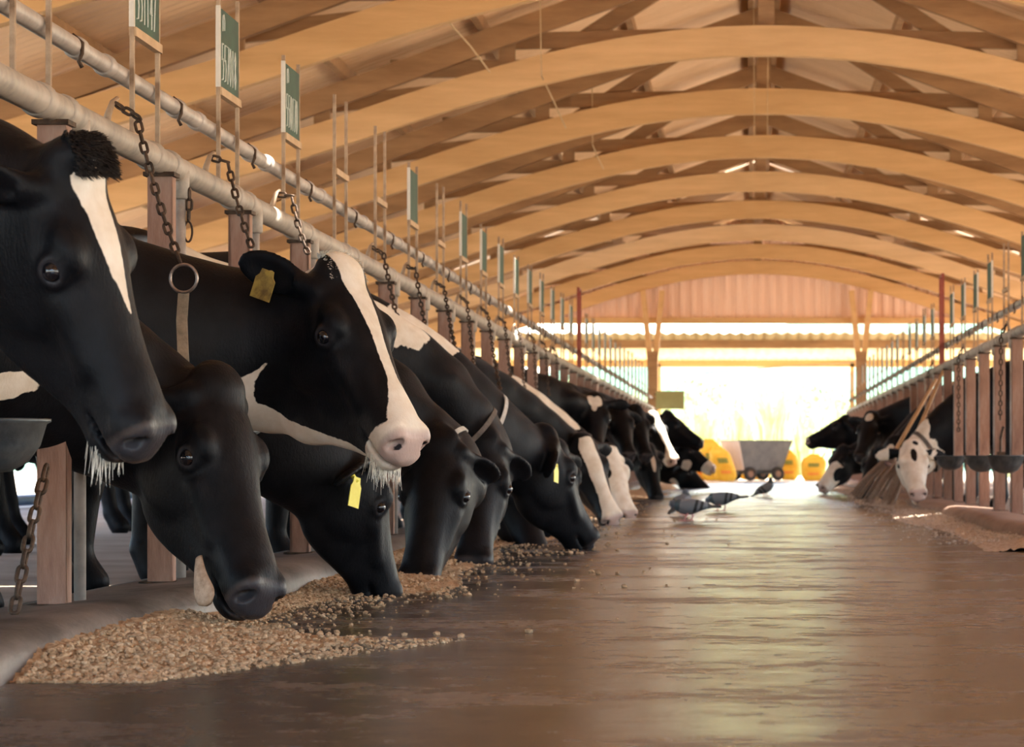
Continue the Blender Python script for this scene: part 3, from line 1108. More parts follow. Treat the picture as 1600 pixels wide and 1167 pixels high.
def bush(x, y, rx, rz_, label, seed):
    r = random.Random(seed)
    t = thing('bush', label, 'bush', (x, y, -.02), 0, 'bushes beyond the grass')
    mb = MB()
    for i in range(1500):
        a, b = r.uniform(0, 6.28), math.acos(r.uniform(-.2, 1))
        q = r.uniform(.75, 1.0) * (1 + .15 * math.sin(5 * a + seed) * math.sin(4 * b))
        p_ = Vector((rx * q * math.sin(b) * math.cos(a), rx * q * math.sin(b) * math.sin(a), rz_ * .42 + rz_ * .58 * q * math.cos(b)))
        e1 = Vector((r.uniform(-1, 1), r.uniform(-1, 1), r.uniform(-1, 1))).normalized() * r.uniform(.06, .13)
        e2 = e1.orthogonal().normalized() * .04
        mb.add([p_ - e1, p_ + e2, p_ + e1, p_ - e2], [(0, 1, 2, 3)])
    mb.build('foliage', M['leaf'], t)
    s = MB()
    for k in range(5):
        s.tube([(0, 0, 0), (rx * .5 * math.cos(k * 1.25), rx * .5 * math.sin(k * 1.25), rz_ * .6)], [.05, .02], 6)
    s.build('stem', M['truss'], t)


for i, (x, y, a, b) in enumerate([(-9.0, 68, 2.2, 3.0), (-5.0, 73, 2.0, 2.6), (-1.2, 69, 1.7, 2.4), (1.8, 74, 1.6, 2.5), (4.2, 69, 1.5, 2.3), (7.6, 74, 2.1, 2.9), (11.6, 69, 2.4, 3.4)]):
    bush(x, y, a, b, 'leafy green bush behind the tall grass, %s from the left' % ORD[i], 40 + i)


def hill():
    nx, ny = 70, 24
    vs, fs = [], []
    for j in range(ny):
        for i in range(nx):
            x, y = -90 + 180 * i / (nx - 1), 80 + 60 * j / (ny - 1)
            t = j / (ny - 1)
            h = 9 * t * (0.65 + .25 * math.sin(x * .06 + .6) + .1 * math.sin(x * .19)) + .5 * t * math.sin(x * .9 + y * .7)
            vs.append((x, y, h - .05))
    for j in range(ny - 1):
        for i in range(nx - 1):
            fs.append((j * nx + i, j * nx + i + 1, (j + 1) * nx + i + 1, (j + 1) * nx + i))
    tag(MB().add(vs, fs).build('ground_hill', M['hill'], smooth=True), kind='structure')


hill()
# ------------------------------------------------------------------ rails, posts, signs, chains, bowls
PL, HL = -1.70, CAM_Z + .855      # left rail pipe
PR, HR = 1.70, CAM_Z + .795       # right rail pipe
PITCH = 1.17
N_L = 34
POST_L = [6.39 + PITCH * k for k in range(N_L - 1)]
POST_R = [16.67 + PITCH * k for k in range(25)]


def rail(name, x, z, r, y0, y1, posts, label, mat, bands):
    t = thing(name, label, 'rail pipe', (x, y0, z))
    MB().tube([(0, a, 0) for a in np.linspace(0, y1 - y0, 24)], r, 20).build('pipe', mat, t, smooth=True)
    n = 0
    for y in posts:
        for off in bands:
            if n >= 90: break
            mb = MB()
            prof = [(-.030, r), (-.028, r + .004), (-.020, r + .006), (.020, r + .006), (.028, r + .004), (.030, r)]
            vs, fs = [], []
            for a, rr in prof:
                for k in range(18):
                    c = 2 * math.pi * k / 18
                    vs.append((rr * math.cos(c), y - y0 + off + a, rr * math.sin(c)))
            for i in range(5):
                for k in range(18):
                    fs.append((i * 18 + k, i * 18 + (k + 1) % 18, (i + 1) * 18 + (k + 1) % 18, (i + 1) * 18 + k))
            mb.add(vs, fs).build('coupling', mat, t, smooth=True)
            n += 1
    return t


rail('rail_pipe', PL, HL, .037, 3.0, 45.9, POST_L, 'thick dusty top pipe of the left cow rail', M['pipe'], (.10, -.12))
rail('rail_pipe', PR, HR, .034, 14.5, 45.9, POST_R, 'dusty brown top pipe of the right cow rail', M['pipe'], (.10, -.12))
X2, Z2 = -1.733, CAM_Z + 1.054
rail('upper_pipe', X2, Z2, .024, 3.0, 45.9, POST_L, 'thinner pale upper pipe running behind the left cow rail', M['pipe2'], (.36, .66))
X2R, Z2R = 1.733, CAM_Z + .99
rail('upper_pipe', X2R, Z2R, .022, 14.5, 45.9, POST_R, 'thinner pale upper pipe running behind the right cow rail', M['pipe2'], (.36, .66))


def post_mesh(h, w=.07, d=.05):
    mb = MB()
    # channel section: web towards the alley, two flanges
    mb.box(-w / 2, w / 2, -.006, .006, 0, h)
    mb.box(-w / 2, -w / 2 + .008, -.006, d, 0, h)
    mb.box(w / 2 - .008, w / 2, -.006, d, 0, h)
    return mb.mesh('rail_post', M['post'])


def posts(ys, x, zpipe, rp, word, first):
    z0 = .06
    h = zpipe - z0 - rp + .004
    me = post_mesh(h)
    cap = MB().box(-.045, .045, -.02, .055, h - .012, h).mesh('cap_plate', M['rust'])
    foot = MB().box(-.055, .055, -.03, .065, 0, .014).mesh('foot_plate', M['rust'])
    for i, y in enumerate(ys):
        o = link('rail_post', me, None, None, (x, y, z0))
        tag(o, 'red-brown steel post under the %s rail pipe, %s from the near end' % (word, ORD[i]), 'post', 'posts of the %s cow rail' % word)
        link('cap_plate', cap, None, o)
        link('foot_plate', foot, None, o)


posts(POST_L, PL, HL, .037, 'left', 0)
posts(POST_R, PR, HR, .034, 'right', 0)

# slim vertical divider pipes that hang from a tee beside each post, with a bent loop behind
def dividers(ys, x, zp, rp, word, zend):
    a = MB().tube([(0, 0, -.02), (0, 0, zend - zp)], .0155, 12).mesh('divider_pipe', M['pipe2'], True)
    tee = MB().lathe([(.017, .075), (.026, .07), (.026, -.01), (.021, -.015), (.0155, -.015)], 14, (0, 0, -.075)).mesh('tee', M['pipe'], True)
    for i, y in enumerate(ys):
        o = link('divider_pipe', a, None, None, (x + .012 * (1 if x < 0 else -1), y + .22, zp))
        tag(o, 'slim steel divider pipe on the %s rail, %s from the near end' % (word, ORD[i]), 'pipe', 'divider pipes of the %s rail' % word)
        link('tee', tee, None, o)


dividers(POST_L, PL - .0, HL, .037, 'left', .06)
dividers(POST_R, PR, HR, .034, 'right', .06)

# small pin hooks clamped on the upper pipe
for ys, x2, z2, word in ((POST_L, X2, Z2, 'left'), (POST_R, X2R, Z2R, 'right')):
    s = -1 if x2 < 0 else 1
    hk = MB().tube([(0, 0, .028), (-s * .026, 0, .006), (-s * .025, 0, -.02), (-s * .015, .006, -.04), (-s * .022, .012, -.055)], .0055, 6).mesh('pin_hook', M['rust'], True)
    up = [o for o in bpy.data.objects if o.name.startswith('upper_pipe') and abs(o.location.x - x2) < .01][0]
    for i, y in enumerate(ys):
        link('pin_hook', hk, None, up, (0, y + .32 - up.location.y, 0))


# ---- cow signs: two thin rods with a chalk board between them
DIG = {'0': [[(.5, 1), (.1, .75), (.1, .25), (.5, 0), (.9, .25), (.9, .75), (.5, 1)]],
       '1': [[(.5, 1), (.5, 0)]],
       '4': [[(.7, 0), (.7, 1), (.1, .35), (.95, .35)]],
       '5': [[(.95, 1), (.2, 1), (.15, .55), (.6, .6), (.9, .35), (.7, .05), (.1, .02)]],
       '6': [[(.8, 1), (.25, .6), (.1, .25), (.45, 0), (.85, .2), (.6, .45), (.15, .3)]],
       '7': [[(.05, 1), (.95, 1), (.4, 0)]],
       '8': [[(.5, .5), (.1, .75), (.5, 1), (.9, .75), (.1, .25), (.5, 0), (.9, .25), (.5, .5)]],
       '9': [[(.85, .7), (.45, .5), (.1, .75), (.5, 1), (.85, .75), (.8, .3), (.55, 0)]],
       'D': [[(.1, 0), (.1, .9), (.55, 1), (.9, .7), (.9, .1)]]}


def writing(mb, text, y0, y1, z0, z1, x, sx):
    """chalk strokes on the face x; y from y0 (first letter) to y1"""
    n = len(text)
    cw = (y1 - y0) / n
    for i, ch in enumerate(text):
        for st in DIG[ch]:
            pts = [(x, y0 + cw * (i + .12 + .72 * a), z0 + (z1 - z0) * b) for a, b in st]
            mb.tube(pts, .0024, 5)


BOARD_W, SIGN_OFF = .31, .83
sign_rod = MB().box(-.006, .006, -.007, .007, 0, .60).mesh('rod', M['rod'])
board_me = MB().box(-.005, .005, 0, BOARD_W, .30, .555).mesh('board', M['board'])
edge_me = MB().box(-.007, .007, -.010, .004, .30, .56).mesh('board_edge', M['tin'])
ledge_me = MB().box(-.008, .012, -.004, BOARD_W + .01, .275, .30).mesh('ledge', M['wood'])
red_rod = MB().box(-.012, .012, -.012, .012, 0, .80).mesh('rod', M['redrod'])
red_bar = MB().box(-.012, .012, 0, BOARD_W, .776, .80).mesh('cross_bar', M['redrod'])
TXT = {1: 'DD|551147', 2: 'D|557018', 3: 'D|550170'}
NOBOARD_L = {0, 4, 5, 7, 17}


def sign(i, y, x, z, word, red=False, has=True, chalk=None, lean=0.0):
    s = 1 if x < 0 else -1
    w = 'cow sign' if has else ('red sign frame' if red else 'empty sign frame')
    lab = ('green chalkboard cow sign' if has else ('empty red-painted sign frame' if red else 'empty rusty two-rod sign frame'))
    lab += ' on the %s rail, %s from near end' % (word, ORD[i])
    if chalk: lab = 'green chalkboard sign chalked with digits %s on the left rail' % chalk.split('|')[1]
    t = thing('sign_frame' if not has else 'cow_sign', lab, 'sign', (x, y, z), 0, 'cow signs on the %s rail' % word)
    t.rotation_euler = (lean, 0, 0)
    if s < 0: t.scale = (-1, 1, 1)
    for dy_ in (0, BOARD_W):
        o = link('rod', red_rod if red else sign_rod, None, t, (0, dy_, 0))
        if not red: o.scale = (1, 1, 1 + (.02 if dy_ else .0) + ((i * 37) % 11 - 5) * .008)
    if red: link('cross_bar', red_bar, None, t)
    else: link('ledge', ledge_me, None, t)
    if has:
        b = link('board', board_me, None, t)
        link('board_edge', edge_me, None, t)
        if chalk:
            a, c = chalk.split('|')
            mb = MB()
            writing(mb, a, .03, .03 + .05 * len(a), .485, .54, .0062, s)
            writing(mb, c, .02, BOARD_W - .05, .325, .445, .0062, s)
            mb.build('chalk_writing', M['chalk'], b)
    return t


SIGN_L = [4.88 + 1.17 * k for k in range(1, 34)]
for i, y in enumerate(SIGN_L):
    # the first in view is the second of the row
    sign(i, y, PL, HL + .03, 'left', red=(i == 17), has=i not in NOBOARD_L, chalk=TXT.get(i))
for i, y in enumerate([16.09 + 1.17 * k for k in range(25)]):
    sign(i, y, PR, HR + .03, 'right', red=(i == 6), has=((i + 2) * 7) % 5 != 1 and i != 6, lean=-.02 if i == 6 else 0)


# ---- tether chains
def chain_path(a, b, sag):
    a, b = Vector(a), Vector(b)
    pts = []
    for i in range(41):
        t = i / 40
        pts.append(a.lerp(b, t) + Vector((0, 0, -4 * sag * t * (1 - t))))
    return pts


def links_along(pts, ll=.042, wd=.024, wr=.0042, seg=8):
    """oval links, each turned a quarter against the last"""
    mb = MB()
    L = [0]
    for p_, q in zip(pts[:-1], pts[1:]): L.append(L[-1] + (q - p_).length)
    step = ll - 2.4 * wr
    n = int(L[-1] / step)
    for i in range(n):
        s = (i + .5) * step
        j = max(k for k in range(len(L)) if L[k] <= s)
        j = min(j, len(pts) - 2)
        t = (s - L[j]) / max(1e-6, L[j + 1] - L[j])
        c = pts[j].lerp(pts[j + 1], t)
        d = (pts[j + 1] - pts[j]).normalized()
        ref = Vector((1, 0, 0)) if abs(d.x) < .8 else Vector((0, 1, 0))
        e = d.cross(ref).normalized()
        if i % 2: e = d.cross(e).normalized()
        r = wd / 2 - wr
        h = ll / 2 - wr - r
        ring = []
        for k in range(seg):
            a = math.pi * (k / (seg - 1)) - math.pi / 2
            ring.append(c + d * (h + r * math.cos(a)) + e * (r * math.sin(a)))
        for k in range(seg):
            a = math.pi * (k / (seg - 1)) + math.pi / 2
            ring.append(c + d * (-h + r * math.cos(a)) + e * (r * math.sin(a)))
        mb.tube(ring, wr, 6, closed=True)
    return mb


def ring_mb(c, R, r, nrm=(0, 1, 0), n=24):
    c, nrm = Vector(c), Vector(nrm).normalized()
    e = nrm.orthogonal().normalized(); g = nrm.cross(e)
    return MB().tube([c + e * R * math.cos(2 * math.pi * k / n) + g * R * math.sin(2 * math.pi * k / n) for k in range(n)], r, 8, closed=True)


def hook_mb(x, y, z, s):
    """bent eye hook welded on top of the pipe"""
    return MB().tube([(x, y, z + .02), (x + s * .004, y, z + .05), (x + s * .012, y + .015, z + .085), (x + s * .02, y + .04, z + .10)], [.010, .010, .008, .006], 8)


def tether(label, y, end, x=PL, z=HL, sag=.02, ll=.042, simple=False, group=None, start=None):
    s = 1 if x < 0 else -1
    t = thing('tether_chain', label, 'chain', (x, y, z), 0, group)
    L = Vector((x, y, z))
    a = Vector((s * .018, .022, .082)) if start is None else Vector(start) - L
    e = Vector(end) - L
    if start is None: hook_mb(0, 0, 0, s).build('eye_hook', M['rod'], t, smooth=True)
    # over the pipe, then down
    pts = chain_path(a, e, sag)
    if start is None:
        out = Vector((s * .055, 0, -.01))
        pts = chain_path(a, a.lerp(e, .15) + Vector((s * .03, 0, .03)), 0)[::4] + chain_path(a.lerp(e, .18) + Vector((s * .03, 0, .02)), e, sag)
    links_along(pts, ll, ll * .6, ll * .105, 5 if simple else 8).build('chain', M['rust'], t, smooth=True)
    return t


def pt(px, py, d): return W(px, py, d)


CH = 'tether chains on the left rail'
t1 = tether('rusty chain from the left rail to a steel ring and strap of the nearest cows', 6.93, pt(286, 418, 6.75), sag=.03, group=CH)
cr = pt(287, 435, 6.74)
o = ring_mb(cr - Vector(t1.location), .036, .0042, (.15, 1, .0)).build('ring', M['ring'], t1, smooth=True)
# strap from ring down
sp = [pt(287, 458, 6.74), pt(284, 500, 6.72), pt(286, 550, 6.68), pt(290, 612, 6.62), pt(292, 640, 6.58)]
vs, fs = [], []
for i, p_ in enumerate(sp):
    for dx, dy_ in ((-.014, -.002), (.014, -.002), (.014, .002), (-.014, .002)):
        vs.append(p_ - Vector(t1.location) + Vector((dx, dy_, 0)))
for i in range(len(sp) - 1):
    for k in range(4): fs.append((i * 4 + k, i * 4 + (k + 1) % 4, (i + 1) * 4 + (k + 1) % 4, (i + 1) * 4 + k))
MB().add(vs, fs).build('strap', M['strap'], t1, smooth=False)
tether('rusty chain behind the head of the white-blazed cow, second on the left rail', 8.18, pt(396, 392, 8.05), sag=.02, group=CH)
tether('short rusty chain above the poll of the white-blazed cow, third on the left rail', 9.33, pt(486, 402, 9.2), sag=.03, group=CH)
ENDS = [(11.65, 634, 540, 11.2), (12.82, 668, 520, 12.5), (13.99, 716, 560, 13.3), (15.16, 744, 590, 14.6), (16.33, 782, 610, 15.6), (17.5, 800, 600, 16.9),
        (18.7, 822, 632, 18.2), (19.9, 838, 610, 19.5), (21.0, 858, 620, 20.7), (22.2, 872, 622, 21.9)]
for i, (y, a, b, d) in enumerate(ENDS):
    tether('rusty tether chain hanging from the left rail, %s from the near end' % ORD[i + 3], y, pt(a, b, d), sag=.03, group=CH, simple=True)
# a loose length with a long last link beside the slim pipe, and the chain hanging free under the near bowl
t = tether('short loose chain with a long end link hanging beside the second post', 7.78, pt(294, 352, 7.78), start=pt(296, 295, 7.78), group=CH)
MB().tube([Vector(pt(294, 362, 7.78)) - Vector(t.location) + Vector((.012 * math.cos(a), 0, .030 * math.sin(a))) for a in np.linspace(0, 6.283, 24, endpoint=False)], .0035, 6, closed=True).build('end_link', M['rust'], t, smooth=True)
tether('dark chain hanging free to the kerb below the nearest water bowl', 5.9, pt(18, 978, 5.75), start=pt(74, 728, 5.95), sag=-.02, ll=.050)

# chains of the right rail
for i, k in enumerate((0, 3, 6)):
    y = POST_R[k] + .5
    tether('dark chain looped from the right rail, %s from the near end' % ORD[i], y, (PR - .03, y + .35, HR - .55 - .05 * (i % 3)), x=PR, z=HR, sag=.06, group='chains on the right rail', simple=True, ll=.05)


# ---- water bowls
def bowl_parts():
    prof = [(.0, -.108), (.04, -.104), (.075, -.085), (.10, -.05), (.113, -.005), (.122, 0), (.122, .006), (.110, .004), (.095, -.045), (.07, -.078), (.03, -.096), (0, -.098)]
    a = MB().lathe(prof, 28).mesh('water_bowl', M['bowl'], True)
    b = MB()
    b.box(-.16, -.105, -.02, .02, -.05, .03)
    b.tube([(-.13, 0, .02), (-.13, 0, .12), (-.15, 0, .2)], .010, 8)
    return a, b.mesh('bracket', M['rust'])


_ba, _bb = bowl_parts()


def bowl(x, y, z, s, label, group):
    o = link('water_bowl', _ba, None, None, (x, y, z))
    if s < 0: o.rotation_euler = (0, 0, math.pi)
    tag(o, label, 'bowl', group)
    link('bracket', _bb, None, o)


for i, k in enumerate((0, 2, 4, 6, 8, 10, 12)):
    y = 5.46 + PITCH * k
    bowl(PL + .12, y, .505, 1, 'cast iron water bowl on the left rail, %s from the near end' % ORD[i], 'water bowls on the left rail')
for i, y in enumerate((16.0, 17.7, 20.4, 24.5, 27.2)):
    bowl(PR - .14, y, .44, -1, 'cast iron water bowl on the right rail, %s from the near end' % ORD[i], 'water bowls on the right rail')
# ------------------------------------------------------------------ the cows
HERO, NEAR, MID, FAR = (.0075, .022), (.009, .024), (.0125, .028), (.016, .032)
Z3 = Vector((0, 0, 0))


def N(px, py, d): return W(px, py, d)


BLAZE_LONG = [(-.05, .045, .0), (.03, .055, 0), (.12, .036, 0), (.25, .022, 0), (.38, .022, 0), (.45, .045, 0), (.6, .1, 0)]
GL, GR = 'cows along the left rail', 'cows along the right rail'

make_cow('large black cow with a white forehead blaze, nearest on the left', 4.7, N(102, 264, 5.0), N(256, 682, 4.98), roll=.24, S=.94, res=HERO, group=GL,
         coat=[('blaze', [(.012, .0, -.01), (.03, .048, -.012), (.08, .04, -.014), (.16, .034, -.012), (.24, .022, -.008), (.30, .010, -.004), (.33, 0, 0)]), ('b', -.1, -.1, .62, .2, .3, .06)],
         ear=(-.35, -.5, .8), bump=(-.012, .045, 0, .045, .045, .075), dust=.3, whisk=70, tuft=(900, 'hairb'))
make_cow('black cow licking with pale tongue out, head low below the nearest cow', 5.9, N(332, 604, 6.5), N(426, 934, 6.27), roll=-.35, S=1.0, res=HERO, group=GL,
         coat=[('b', -1.5, .3, .8, .3, .3, .3), ('b', -.09, .31, .615, .06, .12, .032)], ear=(-.1, -.9, .45), tongue=True)
make_cow('black cow with white blaze, white muzzle and white jaw line, head raised', 6.97, N(524, 430, 7.2), N(662, 708, 6.95), roll=-.1, S=.98, throat=.10, neck=-.15, dip=.10, res=HERO, group=GL,
         coat=[('blaze', [(-.06, .055, 0), (.03, .05, 0), (.12, .036, 0), (.25, .022, 0), (.38, .022, 0), (.45, .045, 0), (.6, .1, 0)]), ('h', .57, -.07, 0, .085, .14, .12),
               ('uv', [(.56, -.17, .035), (.46, -.21, .02), (.36, -.29, .025), (.28, -.36, .035), (.18, -.44, .08), (.16, -.38, .03), (.14, -.32, .014), (.13, -.25, .003)], -1)],
         ear=(-1.1, -.65, .6), tag_ear=[(-1, 'tagd', .07, .075)], whisk=130, tuft=(500, 'hairw'))
make_cow('black cow eating with bright yellow ear tag below the white-muzzled cow', 8.14, N(566, 697, 8.15), N(618, 928, 8.27), roll=.35, S=.86, res=NEAR, group=GL,
         coat=[('b', -1.2, .3, .8, .3, .2, .3)], ear=(.1, -1, .6), tag_ear=[(-1, 'tagy', .045, .085)], collar=(.62, 'collar', .022))
make_cow('black cow with pale collar, muzzle streaked white, behind the raised white muzzle', 9.31, N(688, 692, 9.6), N(652, 880, 9.35), S=1.0, neck=-.06, res=NEAR, group=GL,
         coat=[('h', .5, -.12, -.05, .05, .05, .05), ('b', -.2, 0, 1.16, .13, .3, .14)], ear=(-.1, -1.2, .35), collar=(.8, 'collar', .018))
make_cow('black cow eating with yellow tag turned sideways, sixth on the left', 10.48, N(752, 690, 10.8), N(738, 875, 10.5), S=1.0, neck=.12, pipe_x=-1.45, res=NEAR, group=GL,
         coat=[('b', .0, 0, 1.05, .34, .4, .2)], ear=(.0, -1.1, .45), tag_ear=[(-1, 'tagy', .05, .06)], collar=(.75, 'collard', .02))
make_cow('black cow stretching far over the feed with thin yellow tag and tan collar', 11.65, N(845, 682, 12.2), N(915, 818, 12.4), S=1.0, neck=.12, pipe_x=-1.42, res=NEAR, group=GL,
         coat=[('b', .05, 0, 1.05, .27, .4, .16)], ear=(.2, -.9, .6), tag_ear=[(-1, 'tagy', .045, .08)], collar=(.74, 'collar', .02))
make_cow('black cow with brown and white cheek patch, hidden behind the stretching cow', 12.82, N(800, 720, 13.2), N(842, 850, 13.0), res=MID, group=GL,
         coat=[('h', .2, -.17, -.08, .10, .06, .07), ('b', -.22, 0, 1.17, .2, .3, .22)])
make_cow('dark cow with white lower neck eating deep behind its neighbours', 13.99, N(830, 712, 14.3), N(868, 832, 14.1), res=MID, group=GL, coat=[('b', -.1, -.1, .6, .2, .3, .2)])
make_cow('black cow with short white stripe on its neck, head low', 15.16, N(866, 700, 15.4), N(905, 815, 15.2), res=MID, group=GL, coat=[('b', -.16, 0, 1.17, .22, .3, .17)])
make_cow('black cow with broad white blaze eating, past the stretching cow', 16.33, N(908, 690, 16.9), N(962, 812, 16.7), roll=.35, res=MID, group=GL,
         coat=[('blaze', [(.0, .04, 0), (.05, .06, 0), (.2, .06, 0), (.4, .045, 0), (.5, .06, 0), (.62, .1, 0)]), ('b', -.3, -.1, 1.15, .2, .3, .12)])
make_cow('white-faced cow with black patches on its neck, eating in the middle of the row', 18.67, N(948, 705, 19), N(984, 798, 18.7), res=MID, group=GL,
         coat=[('h', .3, -.1, 0, .4, .25, .2), ('b', .35, 0, .8, .5, .4, .35), ('-h', .12, -.02, -.1, .12, .09, .08), ('-h', .42, -.09, -.07, .09, .05, .05), ('-h', .30, -.14, -.08, .09, .08, .07), ('-h', .2, .0, -.09, .06, .06, .05), ('-b', .1, -.2, .8, .12, .2, .15)], collar=(.75, 'collard', .03))
make_cow('cow with a white heart on its forehead facing the camera', 21.01, N(928, 624, 21.8), N(930, 703, 21.4), res=MID, group=GL,
         coat=[('h', .075, .05, .032, .055, .06, .042), ('h', .075, .05, -.032, .055, .06, .042), ('h', .125, .05, 0, .065, .06, .027)], ear=(-.2, -.2, 1), tag_ear=[(-1, 'tagy', .05, .07)])
make_cow('black cow with raised head beside the heart-marked cow', 23.35, N(965, 636, 24.4), N(988, 722, 24.0), res=FAR, group=GL, coat=[('b', -.8, 0, .5, .3, .4, .2)])
make_cow('black cow looking across the alley, next behind the heart-marked cow', 25.69, N(992, 640, 26.5), N(1012, 712, 26.2), res=FAR, group=GL, coat=[('b', -.8, 0, .5, .3, .4, .2)])
make_cow('black cow with white blaze and muzzle, head raised in the distance on the left', 28.03, N(1018, 650, 28.6), N(1058, 722, 28.4), roll=.2, res=FAR, group=GL,
         coat=[('blaze', [(-.05, .05, 0), (.03, .06, 0), (.2, .05, 0), (.4, .04, 0), (.5, .08, 0), (.62, .1, 0)]), ('h', .57, -.07, 0, .09, .14, .12), ('uv', [(.56, -.17, .04), (.42, -.215, .03), (.2, -.29, .03)], 0)])
make_cow('dark cow eating low with a white stripe, in front of the yellow sacks', 27.0 - .15, N(1012, 700, 27.2), N(1030, 778, 27.0), res=FAR, group=GL, coat=[('h', .2, .03, .0, .1, .05, .03)])
make_cow('backlit black cow with lifted head against the bright yard on the left', 31.54, N(1042, 648, 32.4), N(1100, 690, 32.3), res=FAR, group=GL, coat=[('b', -1, 0, .5, .3, .4, .2)])
make_cow('cow with pinkish white muzzle in front of the yellow sacks', 33.9, N(1066, 688, 34.6), N(1114, 726, 34.5), res=FAR, group=GL,
         coat=[('h', .54, -.07, 0, .12, .14, .12), ('h', .25, -.2, 0, .08, .1, .12)])
make_cow('black and white cow stooping to the floor, last in view on the left', 36.2, N(1066, 722, 36.9), N(1104, 758, 36.8), res=FAR, group=GL,
         coat=[('b', .2, 0, .6, .4, .3, .3), ('h', .0, -.25, 0, .2, .14, .12)])

# right row
make_cow('white-faced cow with a black eye-shaped spot on its forehead, nearest on the right', 22.1, N(1424, 698, 21.9), N(1440, 795, 21.3), side=1, res=MID, group=GR,
         coat=[('h', .3, -.08, 0, .36, .24, .2), ('b', .52, 0, .5, .45, .3, .32), ('-h', .16, .04, .0, .075, .06, .028), ('-h', .02, .03, .02, .03, .05, .035), ('-h', .0, -.05, -.15, .1, .1, .07)],
         ear=(-.1, -.3, 1), collar=(.68, 'collard', .035))
make_cow('black cow with a white streak down its neck, behind the brooms', 24.9, N(1398, 690, 25.2), N(1376, 772, 24.9), side=1, res=FAR, group=GR,
         coat=[('b', .05, .15, .95, .3, .3, .10), ('h', .35, 0, 0, .3, .12, .1)])
make_cow('black cow with white cheek and yellow tag, eating left of the brooms', 26.78, N(1372, 706, 27), N(1340, 778, 26.7), side=1, res=FAR, group=GR,
         coat=[('h', .25, -.1, .08, .12, .1, .08), ('b', -.5, 0, 1.1, .2, .4, .2)], tag_ear=[(1, 'tagy', .06, .09)])
make_cow('black cow with a white forehead spot, facing the camera on the right', 28.1, N(1362, 650, 28.4), N(1338, 722, 28.0), side=1, res=FAR, group=GR,
         coat=[('h', .07, .05, 0, .05, .05, .045)], ear=(-.2, -.2, 1))
make_cow('cow with mottled white face eating at the left end of the right row', 30.4, N(1318, 702, 30.9), N(1284, 752, 30.7), side=1, res=FAR, group=GR,
         coat=[('h', .4, -.05, .05, .25, .12, .1), ('-h', .3, -.1, .08, .1, .08, .06)], ear=(-.2, -.3, 1))
make_cow('backlit black cow with white-tipped muzzle reaching over the alley from the right', 32.8, N(1322, 655, 33), N(1258, 686, 32.9), side=1, res=FAR, group=GR,
         coat=[('h', .58, -.02, 0, .04, .06, .1)])
make_cow('dark cow mostly hidden behind the backlit cow on the right', 35.1, N(1330, 668, 35.4), N(1300, 714, 35.3), side=1, res=FAR, group=GR, coat=[])
# ------------------------------------------------------------------ feed along the kerbs
def feed_h(x, y, sgn):
    """height of the swept-up feed at x from the alley middle"""
    e = abs(x)
    if sgn < 0:
        w = .40 + .10 * math.sin(y * .9) + .06 * math.sin(y * 2.3 + 1)
        if y < 6.2: w = .30 + .30 * max(0, (y - 5.0) / 1.2)
        top = .045 + .012 * math.sin(y * 1.3)
        if 6.5 < y < 8.4:
            k = min(1, (y - 6.5) / .25, (8.4 - y) / .25)
            top *= 1 - .6 * k; w *= 1 - .55 * k
        if y < 5.25: top *= max(0, 1 - (5.25 - y) * 4)
        t = (1.42 - e) / w
    else:
        w = .38 + .08 * math.sin(y * .8)
        top = .025 + .01 * math.sin(y * 1.1)
        t = (1.375 - e) / w
    return top * max(0.0, 1 - max(0, t))**1.3


def heap(sgn, y0, y1, name, label):
    vs, fs = [], []
    r = random.Random(11 + sgn)
    nx = 46
    ys = []
    y = y0
    while y < y1:
        ys.append(y)
        y += .012 + .0035 * (y - 4) * .5
    for y in ys:
        for i in range(nx + 1):
            e = 1.44 - .72 * i / nx
            h = feed_h(e, y, sgn)
            z = h - .004 + (r.uniform(-.006, .008) if h > .004 else 0)
            vs.append((sgn * e + r.uniform(-.004, .004), y + r.uniform(-.003, .003), z))
    for j in range(len(ys) - 1):
        for i in range(nx):
            fs.append((j * (nx + 1) + i, j * (nx + 1) + i + 1, (j + 1) * (nx + 1) + i + 1, (j + 1) * (nx + 1) + i))
    o = MB().add(vs, fs).build(name, M['feed'] if sgn < 0 else M['feedp'], smooth=True)
    return tag(o, label, 'feed', kind='stuff')


heap(-1, 4.9, 44, 'feed_heap', 'brown crumbly feed swept along the left kerb')
heap(1, 12, 44, 'feed_heap', 'pale feed swept along the right kerb')


